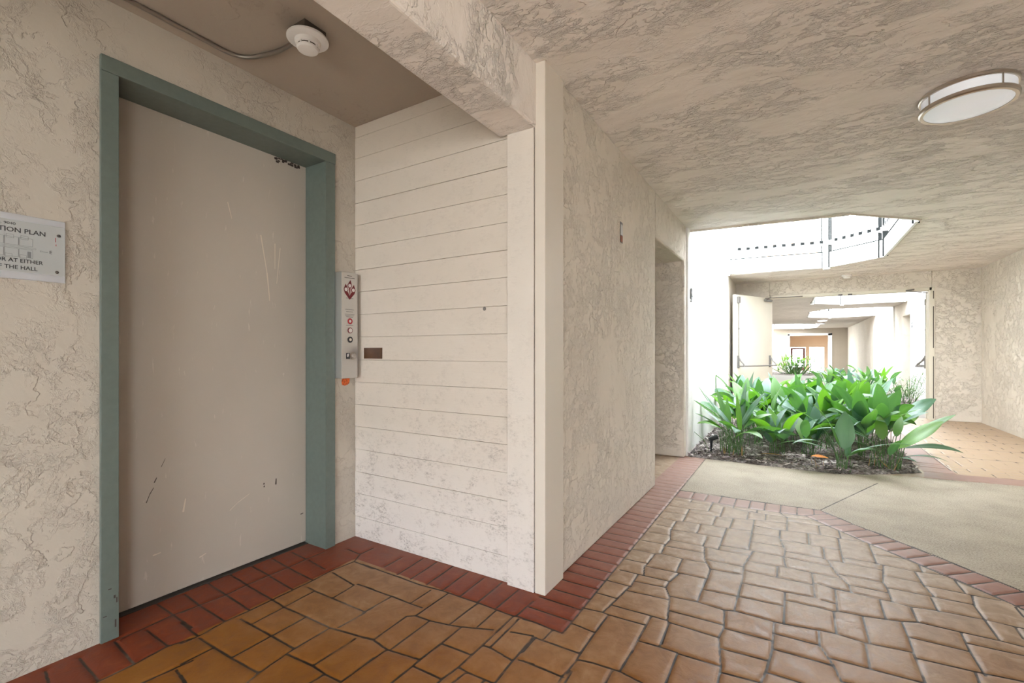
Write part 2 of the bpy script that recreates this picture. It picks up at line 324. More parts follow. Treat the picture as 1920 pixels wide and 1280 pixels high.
# ------------------------------------------------------------------ mesh helpers
class MB:
    def __init__(s): s.v = []; s.f = []; s.mi = []
    def add(s, vs, fs, mi=0):
        o = len(s.v); s.v += [tuple(v) for v in vs]
        for f in fs: s.f.append([i + o for i in f]); s.mi.append(mi)
        return s
    def box(s, x0, x1, y0, y1, z0, z1, mi=0, rot=None, c=None):
        vs = [Vector((x, y, z)) for x in (x0, x1) for y in (y0, y1) for z in (z0, z1)]
        if rot is not None:
            c = Vector(c) if c is not None else Vector(((x0 + x1) / 2, (y0 + y1) / 2, (z0 + z1) / 2))
            vs = [c + rot @ (v - c) for v in vs]
        return s.add(vs, [(0, 1, 3, 2), (4, 6, 7, 5), (0, 4, 5, 1), (2, 3, 7, 6), (0, 2, 6, 4), (1, 5, 7, 3)], mi)
    def prism(s, poly, z0, z1, mi=0):
        n = len(poly)
        a = sum(poly[i][0] * poly[(i + 1) % n][1] - poly[(i + 1) % n][0] * poly[i][1] for i in range(n))
        if a < 0: poly = poly[::-1]
        vs = [(x, y, z0) for x, y in poly] + [(x, y, z1) for x, y in poly]
        fs = [list(range(n))[::-1], list(range(n, 2 * n))] + [(i, (i + 1) % n, n + (i + 1) % n, n + i) for i in range(n)]
        return s.add(vs, fs, mi)
    def tube(s, pts, r, n=10, mi=0, cap=True):
        pts = [Vector(p) for p in pts]
        rs = r if isinstance(r, (list, tuple)) else [r] * len(pts)
        rings = []; up = None
        for i, p in enumerate(pts):
            t = (pts[min(i + 1, len(pts) - 1)] - pts[max(i - 1, 0)]).normalized()
            if up is None:
                up = Vector((0, 0, 1)) if abs(t.z) < 0.9 else Vector((1, 0, 0))
            a = t.cross(up).normalized(); up = a.cross(t).normalized()
            rings.append([p + a * math.cos(2 * PI * k / n) * rs[i] + up * math.sin(2 * PI * k / n) * rs[i] for k in range(n)])
        vs = [v for rg in rings for v in rg]; fs = []
        for i in range(len(pts) - 1):
            for k in range(n):
                fs.append((i * n + k, i * n + (k + 1) % n, (i + 1) * n + (k + 1) % n, (i + 1) * n + k))
        if cap: fs += [list(range(n))[::-1], [(len(pts) - 1) * n + k for k in range(n)]]
        return s.add(vs, fs, mi)
    def lathe(s, c, prof, n=40, axis='z', mi=0):
        vs = []; fs = []; c = Vector(c)
        for (r, h) in prof:
            for k in range(n):
                a = 2 * PI * k / n
                u, w = r * math.cos(a), r * math.sin(a)
                vs.append(c + (Vector((u, w, h)) if axis == 'z' else Vector((h, u, w)) if axis == 'x' else Vector((u, h, w))))
        for i in range(len(prof) - 1):
            for k in range(n):
                fs.append((i * n + k, i * n + (k + 1) % n, (i + 1) * n + (k + 1) % n, (i + 1) * n + k))
        if prof[0][0] > 1e-6: fs.append(list(range(n))[::-1])
        if prof[-1][0] > 1e-6: fs.append([(len(prof) - 1) * n + k for k in range(n)])
        return s.add(vs, fs, mi)
    def build(s, name, mats, parent=None, smooth=False, bevel=0, seg=2, loc=(0, 0, 0)):
        me = bpy.data.meshes.new(name)
        loc = Vector(loc)
        me.from_pydata([tuple(Vector(v) - loc) for v in s.v], [], s.f)
        for m in (mats if isinstance(mats, (list, tuple)) else [mats]): me.materials.append(m)
        me.polygons.foreach_set('material_index', s.mi)
        me.update()
        bm = bmesh.new(); bm.from_mesh(me); bmesh.ops.recalc_face_normals(bm, faces=bm.faces); bm.to_mesh(me); bm.free()
        if smooth:
            me.polygons.foreach_set('use_smooth', [True] * len(me.polygons))
            try: me.set_sharp_from_angle(angle=math.radians(40))
            except Exception: pass
        o = bpy.data.objects.new(name, me); COL.objects.link(o)
        o.location = loc
        if parent is not None:
            o.parent = parent
            q = parent; base = Vector((0, 0, 0))
            while q is not None: base += Vector(q.location); q = q.parent
            o.location = loc - base
        if bevel:
            b = o.modifiers.new('bevel', 'BEVEL'); b.width = bevel; b.segments = seg; b.limit_method = 'ANGLE'; b.angle_limit = math.radians(40)
        return o

def struct(o): o['kind'] = 'structure'; return o
def tag(o, label, cat, group=None):
    o['label'] = label; o['category'] = cat
    if group: o['group'] = group
    return o
def empty(name, loc, label=None, cat=None, group=None):
    o = bpy.data.objects.new(name, None); COL.objects.link(o); o.location = loc; o.empty_display_size = 0.1
    if label: tag(o, label, cat, group)
    return o

# ------------------------------------------------------------------ key dimensions (metres)
XE = -2.28            # elevator wall plane
YS = 1.905            # boarded wall plane
XL, XR = -0.985, 2.55 # corridor walls
ZL, ZC = 2.49, 2.46   # lobby and corridor ceilings
YC = 10.1             # cross wall with double doors
YB = -5.6             # where the roof ends behind the camera

# floor ------------------------------------------------------------
LINES = "-2239,623 -2033,614;-2250,729 -2028,714;-2232,828 -2039,824;-2420,937 -2249,934 -2094,931;-2025,605 -2028,714 -2043,821 -2017,896;-2257,733 -2256,813 -2267,933 -2257,1003;-1890,681 -1871,832;-1864,778 -1758,761;-2251,536 -2153,521;-2017,859 -2011,912 -2026,1028 -2021,1121 -2019,1226 -2021,1325 -2020,1434 -2030,1531 -2013,1678 -1860,1673;-2257,961 -2253,1031 -2243,1139 -2255,1242 -2256,1348 -2252,1453 -2258,1562 -2256,1671;-2171,925 -2020,916;-2253,1031 -2032,1024;-2243,1139 -2024,1125;-2249,1239 -2019,1226;-2234,1347 -2026,1329;-2250,1452 -2020,1434;-2231,1562 -2068,1539;-2412,1042 -2253,1031;-2428,1151 -2243,1139;-2436,1254 -2255,1242;-2422,1363 -2240,1351;-2412,1469 -2252,1453;-2400,1574 -2258,1562;-2166,1763 -2057,1755 -2013,1678;-2057,1755 -2056,1849;-1995,913 -1894,913 -1758,914 -1599,921;-1884,803 -1882,907;-1992,1069 -1911,1068 -1762,1068 -1614,1066;-1911,1068 -1918,1212 -1923,1372;-2019,1226 -1918,1218 -1766,1222 -1614,1224 -1468,1247 -1404,1263;-1764,1071 -1766,1222;-1765,917 -1766,1065;-1585,867 -1599,917 -1613,1034 -1614,1066 -1614,1224;-1613,1034 -1463,1043 -1395,1038 -1316,1041;-1403,978 -1398,1035;-1470,1043 -1468,1229;-1983,1381 -1918,1375 -1793,1376 -1583,1377 -1581,1422;-1798,1379 -1809,1507;-2008,1537 -1809,1507;-1803,1524 -1699,1528;-1316,1041 -1318,1185;-1585,1242 -1579,1374;-1817,774 -1756,763;-1950,1681 -1691,1678 -1542,1675 -1411,1689 -1309,1688 -1209,1690 -1021,1684 -996,1691 -925,1691;-1830,1845 -1827,1716;-1723,1896 -1707,1693;-1630,1903 -1618,1693;-1526,1912 -1513,1693;-1421,1898 -1414,1693;-1315,1889 -1310,1693;-1214,1898 -1211,1693;-1109,1884 -1114,1700;-1003,1834 -1007,1693;-1770,1526 -1680,1525 -1579,1529 -1466,1528 -1392,1531;-1462,1664 -1463,1531;-1579,1529 -1586,1367;-1373,1681 -1375,1469 -1405,1446 -1401,1260;-1375,1469 -1295,1474 -1213,1491 -1162,1506 -1035,1559;-1206,1687 -1213,1491;-1104,1678 -1103,1542;-1018,1677 -1018,1457 -1020,1310 -1032,1226 -1031,1204;-988,1678 -985,1456;-1017,1454 -987,1458 -946,1452 -872,1438;-970,1583 -879,1607;-876,1602 -872,1438 -866,1304;-856,1454 -800,1462;-1299,1472 -1299,1258;-1160,1503 -1160,1377 -1165,1266 -1163,1232 -1167,1121;-1153,1381 -1032,1386;-1449,1249 -1401,1260 -1313,1246 -1175,1266 -1163,1264;-1311,1244 -1317,1135;-1159,1228 -1032,1231;-1020,1310 -980,1304 -872,1306;-980,1304 -991,1228;-669,2190 -685,2048 -701,1915;-776,2049 -685,2048;-666,2143 -483,2161;-685,1985 -519,1990 -448,1990;-794,1895 -703,1909 -674,1904 -524,1910;-516,1987 -517,1805 -516,1721 -522,1588;-440,1970 -435,1798;-515,1792 -435,1798 -369,1797;-674,1904 -679,1752 -678,1608 -674,1552 -683,1461 -681,1417;-789,1765 -680,1755;-870,1602 -680,1603;-831,1683 -834,1613;-673,1568 -619,1579 -521,1586 -437,1571;-546,1574 -545,1500;-368,1794 -369,1607;-867,1604 -866,1500;-842,1459 -681,1456;-968,1686 -924,1692 -800,1682;-674,3924 -673,3732;-574,3922 -573,3743;-472,3926 -474,3743;-371,3921 -373,3752;-767,3914 -675,3929 -573,3936 -472,3931 -371,3921;-769,3737 -664,3737 -570,3745 -477,3741 -368,3737;-770,3648 -659,3654 -513,3653;-656,3729 -658,3650;-512,3731 -512,3516;-506,3688 -362,3673 -220,3662;-371,3735 -365,3671;-769,3493 -634,3485 -510,3506 -435,3499;-430,3658 -427,3442;-622,3417 -450,3422 -426,3433 -345,3443 -220,3490;-634,3485 -625,3215;-773,3346 -635,3346;-450,3419 -448,3248;-345,3443 -346,3248;-268,3643 -266,3471;-770,3204 -662,3192 -621,3211 -517,3220 -365,3236 -223,3267;-662,3192 -659,3031;-517,3215 -512,3044;-364,3228 -364,2854;-764,3065 -668,3060;-657,3023 -509,3043 -368,3046;-664,3028 -630,2861 -638,2751 -629,2638;-770,2912 -648,2921;-772,2762 -640,2772;-631,2857 -447,2860 -364,2854 -204,2861;-361,2927 -219,2942 -189,2933;-449,3018 -447,2860;-635,2750 -428,2767;-436,2846 -411,2686 -366,2575 -365,2465 -367,2357;-776,2610 -659,2613 -627,2633 -515,2629 -398,2644;-658,2607 -660,2479 -667,2433 -642,2334;-776,2464 -659,2473;-515,2626 -510,2459;-659,2438 -508,2449 -370,2457;-404,2684 -224,2697;-367,2580 -223,2595;-763,2327 -669,2329 -641,2330 -518,2335;-669,2329 -666,2185;-496,2440 -515,2342;-660,2249 -527,2265;-778,2188 -670,2188;-370,2458 -368,2211;-497,2441 -518,2333 -520,2270 -486,2190 -476,2146 -451,1996 -441,1977;-442,1981 -255,1976;-458,2072 -249,2077;-483,2196 -368,2209 -256,2199 -218,2216 -67,2212 -27,2217 87,2238;-361,2339 -223,2354;-217,2471 -218,2217;-211,2357 -37,2370;-33,2512 -33,2213;-32,2431 106,2438;-256,2199 -242,2065 -250,1975 -239,1909 -220,1797 -218,1699;-239,2055 -72,2061;-67,2209 -67,2001 -81,1857 -95,1774;-64,2119 80,2125;89,2235 86,2129 116,2039;-62,2007 114,2013;-441,1977 -432,1820;-369,1793 -222,1798;-236,1908 -80,1920;-215,1766 -98,1780;-80,1849 24,1851;117,2685 170,2667 231,2668 336,2664 385,2668 445,2656 536,2678 689,2691 802,2686;170,2667 165,2447;109,2518 162,2514;106,2435 151,2434 167,2448 253,2458 333,2476 387,2492 444,2520 572,2521 687,2524 752,2520;337,2662 333,2476;444,2654 444,2520;706,2924 685,2807 687,2686 689,2528;775,2687 772,2587;151,2432 148,2247;253,2458 254,2244;97,2241 148,2247 240,2236 384,2257;386,2489 390,2370 384,2257 384,2065;390,2370 568,2374;574,2518 568,2374 571,2223;577,2437 731,2447;388,2221 545,2234 673,2254;547,2233 540,2160;239,2233 233,2060;92,2112 110,2056 125,2014 141,1930;110,2056 233,2060 354,2066 377,2068;87,2011 122,2009;141,1930 173,1937;-274,3925 -274,3731;-176,3924 -175,3738;-76,3926 -78,3741;25,3931 23,3740;126,3937 125,3819;72,3756 125,3815 207,3879;131,3694 276,3815;195,3612 336,3734;263,3541 403,3668;326,3473 470,3606;394,3398 527,3531;-373,3914 -274,3925 -174,3925 -76,3926 26,3931 126,3937 166,3943 207,3879 276,3815 336,3734 403,3668 470,3609 527,3534;-355,3722 -274,3726 -218,3727 -78,3737 25,3738 72,3756 131,3694 195,3612 263,3541 325,3465 393,3393;-349,3658 -269,3647 -162,3649 -42,3657 131,3694;-218,3727 -216,3653;-78,3737 -37,3660;-31,3585 142,3589 195,3616;-35,3661 -34,3385;-225,3490 -41,3529;-268,3643 -267,3477;-162,3649 -158,3518;-223,3492 -217,2944;-215,3372 -73,3370 -34,3385 79,3404 144,3414 233,3409 367,3422;142,3589 144,3414;245,3556 247,3418;-70,3372 -70,3233 -37,3032 -44,2928 -33,2807;-215,3225 -72,3239;-215,3079 -51,3094;-62,3198 75,3207 148,3203 226,3213;79,3404 79,3209;233,3409 230,3027;148,3203 148,3026;379,3414 379,3105;381,3240 519,3252;236,3099 379,3111 408,3098;-196,2936 -43,2942 170,2936;-33,3028 132,3036 159,3021 232,3028 394,3026;-194,2934 -223,2715 -215,2572 -216,2346;-210,2790 -73,2794 -33,2807 79,2806 190,2808;-71,2796 -67,2657;-214,2651 -69,2656 78,2663;161,3022 173,2944 191,2852 230,2750 234,2675;193,2854 370,2866;230,2750 376,2756;83,2808 85,2529;88,2689 169,2674 234,2675;169,2674 168,2579;-208,2504 -40,2513 79,2526;436,3645 469,3604 530,3535 598,3467 668,3399 727,3326 793,3245 859,3175 924,3094;405,3385 461,3327 530,3265 590,3198 660,3128 728,3052 794,2976 843,2911 859,2878;408,3415 530,3531;462,3337 598,3467;531,3267 668,3399;590,3198 727,3326;660,3125 793,3245;727,3054 859,3175;795,2981 925,3099;841,2906 875,2931;370,3097 406,3102 533,3098 639,3115;566,3194 565,3107;407,3097 375,2871 383,2810 383,2672;392,2960 533,2962;533,3098 538,2932 555,2818;384,2813 544,2819 562,2818 687,2824;542,2934 683,2934 708,2932 799,2933;680,3086 686,2936;706,2931 688,2817;540,2809 537,2671;837,2892 836,2801"
segs = []
for pl in LINES.split(';'):
    p = [tuple(int(a) / 1000 for a in q.split(',')) for q in pl.split(' ')]
    segs += [(p[i], p[i + 1]) for i in range(len(p) - 1)]
rnd = random.Random(4)
BX = -0.787           # inner edge of the brick border beside the corridor wall
y = 1.683
k = 0
while y < 5.16:       # soldier bricks along the corridor wall
    if y > 1.72: segs.append(((XL - 0.01, y + rnd.uniform(-.003, .003)), (BX, y + rnd.uniform(-.004, .004))))
    y += 0.0985
segs.append(((BX, 1.68), (BX, 5.2)))
segs.append(((0.169, 3.951), (0.62, 5.01)))            # saw joint in the bare concrete
# lobby tiles outside what was traced, and the walkway behind and beside the camera
def ashlar(x0, x1, y0, y1, keep):
    yy = y0
    while yy < y1:
        h = rnd.choice((0.11, 0.16, 0.2, 0.24)); xx = x0 - rnd.random() * 0.3
        if keep((x0 + x1) / 2, yy): pass
        while xx < x1:
            w = rnd.choice((0.16, 0.24, 0.3, 0.36))
            if keep(xx, yy + h / 2):
                segs.append(((xx, yy), (xx + rnd.uniform(-.02, .02), yy + h)))
                segs.append(((xx, yy), (xx + w, yy)))
            xx += w
        yy += h
def outside(x, y):   # below the picture's lower edge, or right of its right edge
    c, s_ = math.cos(math.radians(31.322)), math.sin(math.radians(31.322))
    d = -s_ * x + c * y; r = c * x + s_ * y
    return d < 1.545 or r / max(d, 0.01) > 1.115
ashlar(-1.9, 2.5, 0.2, 2.9, lambda x, y: outside(x, y) and y < 2.95 - max(0, x - 0.9) * 0.6)
# far brick-toned field beside the planter: rows of bricks
yy = 5.80
while yy < 10.05:
    segs.append(((1.30, yy), (2.5, yy)))
    xx = 1.30 + (0.12 if int(yy * 100) % 2 else 0.0)
    while xx < 2.5:
        segs.append(((xx, yy), (xx, yy + 0.13))); xx += 0.26
    yy += 0.13
segs.append(((1.28, 5.9), (1.28, 9.0))); segs.append(((1.0, 5.43), (2.55, 5.66))); segs.append(((1.05, 5.72), (2.55, 5.88)))
yy = 5.95
while yy < 9: segs.append(((1.05, yy), (1.28, yy))); yy += 0.0985
# passage floor tiles
for a, b in (((-2.4, 4.3), (-1, 4.3)), ((-2.4, 4.65), (-1, 4.65)), ((-1.3, 3.95), (-1.3, 5.1)), ((-1.7, 3.95), (-1.7, 5.1))): segs.append((a, b))

B2T = [(-0.80, 3.915), (-0.373, 3.914), (-0.076, 3.926), (0.166, 3.943), (0.336, 3.734), (0.527, 3.534), (0.921, 3.097), (2.6, 1.23)]
B2B = [(-0.80, 3.72), (-0.355, 3.722), (-0.078, 3.737), (0.072, 3.756), (0.263, 3.541), (0.393, 3.393), (0.843, 2.911), (2.6, 1.03)]
for pl in (B2T, B2B):
    segs += [(pl[i], pl[i + 1]) for i in range(len(pl) - 1)]
PLANT_A = [(-0.96, 5.215), (0.33, 5.17), (0.60, 5.30), (1.02, 5.62), (1.06, 7.9), (0.47, 8.55), (-0.96, 8.6)]

def in_poly(X, Y, poly):
    ins = np.zeros(X.shape, bool); n = len(poly)
    for i in range(n):
        x0, y0 = poly[i]; x1, y1 = poly[(i + 1) % n]
        c = ((y0 > Y) != (y1 > Y)) & (X < (x1 - x0) * (Y - y0) / ((y1 - y0) if y1 != y0 else 1e-9) + x0)
        ins ^= c
    return ins

gx = np.concatenate([np.arange(-2.50, 1.6, 0.0075), np.arange(1.6, 2.61, 0.012)])
gy = [0.15]
while gy[-1] < 10.3:
    yv = gy[-1]; gy.append(yv + (0.0065 if yv < 2.6 else 0.0085 if yv < 4.1 else 0.013 if yv < 6.2 else 0.05))
gy = np.array(gy)
X, Y = np.meshgrid(gx, gy)
D = np.full(X.shape, 0.06)
for (a, b) in segs:
    m = 0.06
    i0, i1 = np.searchsorted(gx, (min(a[0], b[0]) - m, max(a[0], b[0]) + m))
    j0, j1 = np.searchsorted(gy, (min(a[1], b[1]) - m, max(a[1], b[1]) + m))
    if i1 <= i0 or j1 <= j0: continue
    x = X[j0:j1, i0:i1]; yv = Y[j0:j1, i0:i1]
    dx, dy = b[0] - a[0], b[1] - a[1]; L2 = dx * dx + dy * dy + 1e-9
    t = np.clip(((x - a[0]) * dx + (yv - a[1]) * dy) / L2, 0, 1)
    d = np.hypot(x - a[0] - t * dx, yv - a[1] - t * dy)
    D[j0:j1, i0:i1] = np.minimum(D[j0:j1, i0:i1], d)
conc = in_poly(X, Y, B2T + [(2.6, 5.66), (1.0, 5.43), (0.2, 5.3), (BX, 5.3), (BX, 3.915)])
far_strip = in_poly(X, Y, [(1.0, 5.43), (2.6, 5.66), (2.6, 5.88), (1.05, 5.72)]) | ((X > 1.04) & (X < 1.28) & (Y > 5.7) & (Y < 9))
band = in_poly(X, Y, B2T + B2B[::-1])
red = band | ((X < BX) & (X > XL - 0.05) & (Y > 1.68) & (Y < 5.2)) | far_strip
lob_s = (Y > 1.668 - 0.0 * X) & (X < -0.79) & (Y < 2.0)
red |= in_poly(X, Y, [(-2.6, 1.70), (-2.0, 1.70), (-0.80, 1.682), (-0.80, 2.0), (-2.6, 2.0)])
red |= (X < -2.035) & (Y < 1.95)
Z = -0.0045 * np.exp(-(D / 0.0055) ** 2) - 0.0016 * np.exp(-(D / 0.014) ** 2)
Z = np.where(conc, -0.003 * np.exp(-(D / 0.006) ** 2), Z)
nx_, ny_ = len(gx), len(gy)
verts = np.stack([X, Y, Z], -1).reshape(-1, 3).astype(np.float32)
idx = np.arange(nx_ * ny_).reshape(ny_, nx_)
quads = np.stack([idx[:-1, :-1], idx[:-1, 1:], idx[1:, 1:], idx[1:, :-1]], -1).reshape(-1, 4).astype(np.int32)
fm = bpy.data.meshes.new('floor')
fm.vertices.add(len(verts)); fm.vertices.foreach_set('co', verts.ravel())
fm.loops.add(len(quads) * 4); fm.loops.foreach_set('vertex_index', quads.ravel())
fm.polygons.add(len(quads)); fm.polygons.foreach_set('loop_start', np.arange(0, len(quads) * 4, 4, dtype=np.int32))
fm.update(calc_edges=True)
fm.polygons.foreach_set('use_smooth', np.ones(len(quads), bool))
at = fm.attributes.new('groove', 'FLOAT', 'POINT'); at.data.foreach_set('value', D.ravel().astype(np.float32))
zc = np.zeros((nx_ * ny_, 4), np.float32); zc[:, 0] = (red & ~conc | band).ravel(); zc[:, 2] = (conc & ~band & ~far_strip).ravel(); zc[:, 3] = 1
at = fm.attributes.new('zone', 'FLOAT_COLOR', 'POINT'); at.data.foreach_set('color', zc.ravel())
fm.materials.append(M['floor'])
fl_o = bpy.data.objects.new('floor', fm); COL.objects.link(fl_o); struct(fl_o)

mb = MB(); mb.box(-2.6, 2.7, -12, 0.152, -0.2, -0.001)
struct(mb.build('floor_entrance', M['entry_floor']))
mb = MB(); mb.box(-2.6, 4.2, 10.26, 36, -0.2, -0.002)
struct(mb.build('floor_beyond_doors', M['pale_floor']))
mb = MB(); mb.box(-40, -2.6, -40, 36, -0.2, -0.01); mb.box(2.7, 40, -40, 10.2, -0.2, -0.01); mb.box(-2.6, 2.7, -40, -12, -0.2, -0.01)
struct(mb.build('floor_yard', M['entry_floor']))

# walls --------------------------------------------------------------
mb = MB()
mb.box(-2.6, XE, YB, 0.70, 0, ZL + .1); mb.box(-2.6, XE, 1.745, 2.05, 0, ZL + .1); mb.box(-2.6, XE, 0.70, 1.745, 2.258, ZL + .1)
mb.box(-2.62, -2.47, 0.70, 1.745, 0, 2.258)
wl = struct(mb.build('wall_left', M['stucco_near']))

# boarded wall: stacked boards with eased edges so the joints are real grooves
zs = [0.0, 0.126, 0.266, 0.396, 0.533, 0.670, 0.804, 0.940, 1.074, 1.210, 1.347, 1.484, 1.617, 1.752, 1.888, 2.022, 2.157, 2.293, 2.42, ZL]
mb = MB(); mb.box(XE - .02, -1.03, YS + 0.012, YS + 0.15, 0, ZL)
wb = struct(mb.build('wall_boarded', M['boards']))
for i in range(len(zs) - 1):
    g = 0.0022 if i in (5, 9, 11, 14, 15, 12) else 0.0014
    b = MB(); b.box(XE + (0.002 if i % 3 else 0.0035), -1.165, YS + rnd.uniform(0, .0012), YS + 0.014, zs[i] + g * 0.5, zs[i + 1] - g * 0.5)
    b.build('board', M['boards'], wb, bevel=0.0012, seg=2)

mb = MB(); mb.box(-1.176, -1.031, 1.887, YS + .02, 0.0, 2.168)
struct(mb.build('trim_1', M['trim'], bevel=0.002))
mb = MB(); mb.box(-1.026, -0.972, 1.890, 2.088, 0.0, ZC + .01)
struct(mb.build('trim_2', M['post'], bevel=0.003))
mb = MB(); mb.box(-1.03, -1.0255, 1.905, 2.0, 0, 2.3)
struct(mb.build('trim_3', M['black']))

# added back wall and low lintel, out of view, sized to limit light from behind
mb = MB(); mb.box(-2.6, -0.5, YB - .2, YB, 0, ZL + .1); mb.box(-0.5, 2.75, YB - .2, YB, 2.1, ZL + .1)
struct(mb.build('wall_back_added', M['stucco']))
# corridor wall with the passage opening
PZ, PY0, PY1 = 2.085, 3.935, 5.14
mb = MB(); mb.box(-1.2, XL, 2.0, PY0, 0, ZC + .1); mb.box(-1.2, XL, PY0, PY1, PZ, ZC + .1)
mb.box(-3.2, -1.1, 3.75, PY0, 0, ZC + .1)
struct(mb.build('wall_corridor', M['stucco'], bevel=0.02, seg=3))
mb = MB(); mb.box(-3.2, XL, PY1, 5.235, 0, ZC + .1); mb.box(-3.2, -3.05, PY0, PY1, 0, ZC + .1); mb.box(-3.05, -1.19, PY0, PY1, PZ, ZC)
struct(mb.build('wall_passage', M['stucco'], bevel=0.018, seg=3))
mb = MB(); mb.box(-3.0, -1.2, PY0, PY1, -.1, -0.0035)
struct(mb.build('floor_passage', M['pale_floor']))
mb = MB(); mb.box(-1.25, -0.965, 5.235, 8.87, -.05, 6.0)
struct(mb.build('wall_light_well', M['white_ext'], bevel=0.012))
mb = MB(); mb.box(-1.25, -0.965, 8.87, 10.16, 0, ZC + .1)
struct(mb.build('wall_corridor_end', M['stucco'], bevel=0.012))

# beam over the lobby edge
mb = MB(); mb.box(-1.225, -1.02, YB, 1.90, 2.165, ZL + .05)
# give the beam a hand-plastered lower edge
bo = struct(mb.build('ceiling_beam', M['ceiling'], bevel=0.012, seg=3))

mb = MB(); mb.box(-2.6, -1.2, YB, 2.05, ZL, ZL + .25)
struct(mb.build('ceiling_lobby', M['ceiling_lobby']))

HA = [(XL, 5.37), (0.457, 5.52), (1.085, 6.12), (1.098, 8.18), (0.465, 8.78), (XL, 8.83)]
mb = MB()
mb.prism([(-1.24, YB), (2.75, YB), (2.75, YC + .2), (-1.24, YC + .2), (-1.24, 8.83)] + HA[::-1] + [(-1.24, 5.37)], ZC, ZC + .2)
struct(mb.build('ceiling_corridor', M['ceiling']))
# plaster drip edge round the opening
mb = MB()
for i in range(5):
    a, b = Vector((*HA[i], 0)), Vector((*HA[i + 1], 0)); t = (b - a).normalized(); n = Vector((t.y, -t.x, 0)) * 0.022
    mb.prism([tuple((a)[:2]), tuple(b[:2]), tuple((b + n + t * .008)[:2]), tuple((a + n - t * .008)[:2])], ZC - (0.020 if i < 1 else 0.012 if i < 2 else 0.004), ZC + .21)
struct(mb.build('trim_4', M['stucco']))

mb = MB(); mb.box(XR, XR + .2, -1.7, 10.2, 0, ZC + .1); mb.box(XR, XR + .2, YB, -2.7, 0, ZC + .1); mb.box(XR, XR + .2, -2.7, -1.7, 2.1, ZC + .1)  # gap behind the camera is added, out of view, to let in side light
struct(mb.build('wall_right', M['stucco']))
DX0, DX1, DZ = -0.385, 1.955, 2.170
mb = MB(); mb.box(-1.2, DX0, YC, YC + .16, 0, ZC + .1); mb.box(DX1, 2.75, YC, YC + .16, 0, ZC + .1); mb.box(DX0, DX1, YC, YC + .16, DZ, ZC + .1)
struct(mb.build('wall_cross', M['stucco'], bevel=0.008))
mb = MB()
mb.box(DX0 - .03, DX0 + .035, YC - .012, YC + .17, 0, DZ + .02); mb.box(DX1 - .035, DX1 + .035, YC - .012, YC + .17, 0, DZ + .02); mb.box(DX0, DX1, YC - .012, YC + .17, DZ - .03, DZ + .02)
struct(mb.build('trim_5', M['cream_door'], bevel=0.004))

m_ = MB()
for z0, z1 in ((2.0, 2.13), (1.19, 1.875), (0.03, 1.05)): m_.box(1.966, 1.978, YC - .0135, YC - .010, z0, z1)
struct(m_.build('trim_9', M['boxmetal']))

# beyond the doors
A2 = [(XR, 11.8), (1.05, 11.85), (0.44, 12.5), (0.42, 15.0), (1.15, 15.78), (XR, 15.68)]
B2h = [(XR, 17.55), (0.95, 17.45), (0.46, 18.4), (0.46, 20.9), (1.2, 21.6), (XR, 21.1)]
Cc = [(-1.0, 30.4), (0.5, 30.7), (1.1, 29.9), (1.12, 27.0), (0.5, 26.0), (-1.0, 25.7)]
mb = MB()
mb.prism([(-1.3, YC + .16), (2.75, YC + .16), (2.75, 11.8)] + A2 + [(2.75, 15.68), (2.75, 17.55)] + B2h + [(2.75, 21.1), (2.75, 31.3), (-1.3, 31.3), (-1.3, 30.4)] + Cc + [(-1.3, 25.7)], ZC, ZC + .2)
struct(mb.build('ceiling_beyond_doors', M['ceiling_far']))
mb = MB()
mb.box(XR, XR + .2, YC + .16, 11.7, 0, ZC); mb.box(XR, XR + .2, 15.1, 16.3, 2.09, ZC); mb.box(XR, XR + .2, 16.3, 17.4, 0, ZC)
mb.box(XR + .2, 4.2, 16.3, 16.5, 0, ZC); mb.box(XR + .2, 4.2, 14.9, 15.1, 0, ZC); mb.box(4.1, 4.2, 15.1, 16.3, 0, ZC); mb.box(XR + .2, 4.2, 15.1, 16.3, 2.12, ZC)
mb.box(XR, XR + .2, 20.15, 21.6, 2.09, ZC); mb.box(XR, XR + .2, 21.6, 31, 0, ZC); mb.box(XR + .2, 4.2, 21.6, 21.8, 0, ZC); mb.box(4.1, 4.2, 20.15, 21.6, 0, ZC); mb.box(XR + .2, 4.2, 20.15, 21.6, 2.12, ZC)
mb.box(-1.2, -1.0, YC + .16, 25.6, 0, ZC); 
struct(mb.build('wall_beyond_doors', M['stucco'], bevel=0.015))
mb = MB(); mb.box(XR - .04, XR + .2, 11.7, 15.1, 0, 6); mb.box(XR - .04, XR + .2, 17.4, 20.15, 0, 6); mb.box(-1.2, -0.97, 25.6, 30.5, 0, 6)
struct(mb.build('wall_wells_beyond_doors', M['white_ext'], bevel=0.012))
# end wall with a doorway, and a peach hall behind it
mb = MB(); Ye = 31.0
mb.box(-1.2, -0.18, Ye, Ye + .2, 0, ZC + .1); mb.box(1.72, 2.75, Ye, Ye + .2, 0, ZC + .1); mb.box(-0.18, 1.72, Ye, Ye + .2, 2.08, ZC + .1)
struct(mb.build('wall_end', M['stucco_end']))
mb = MB(); mb.box(-0.26, -0.16, Ye - .04, Ye + .24, 0, 2.16); mb.box(1.66, 1.84, Ye - .04, Ye + .24, 0, 2.16); mb.box(-0.26, 1.84, Ye - .04, Ye + .24, 2.06, 2.18)
struct(mb.build('trim_6', M['railwhite']))
mb = MB(); Yp = 33.6
mb.box(-1.2, -0.16, Yp, Yp + .2, 0, 2.5); mb.box(0.66, 0.86, Yp, Yp + .2, 0, 1.42); mb.box(1.6, 3, Yp, Yp + .2, 0, 2.5); mb.box(-0.16, 1.6, Yp, Yp + .2, 1.42, 2.5)
struct(mb.build('wall_far', M['orange_wall']))
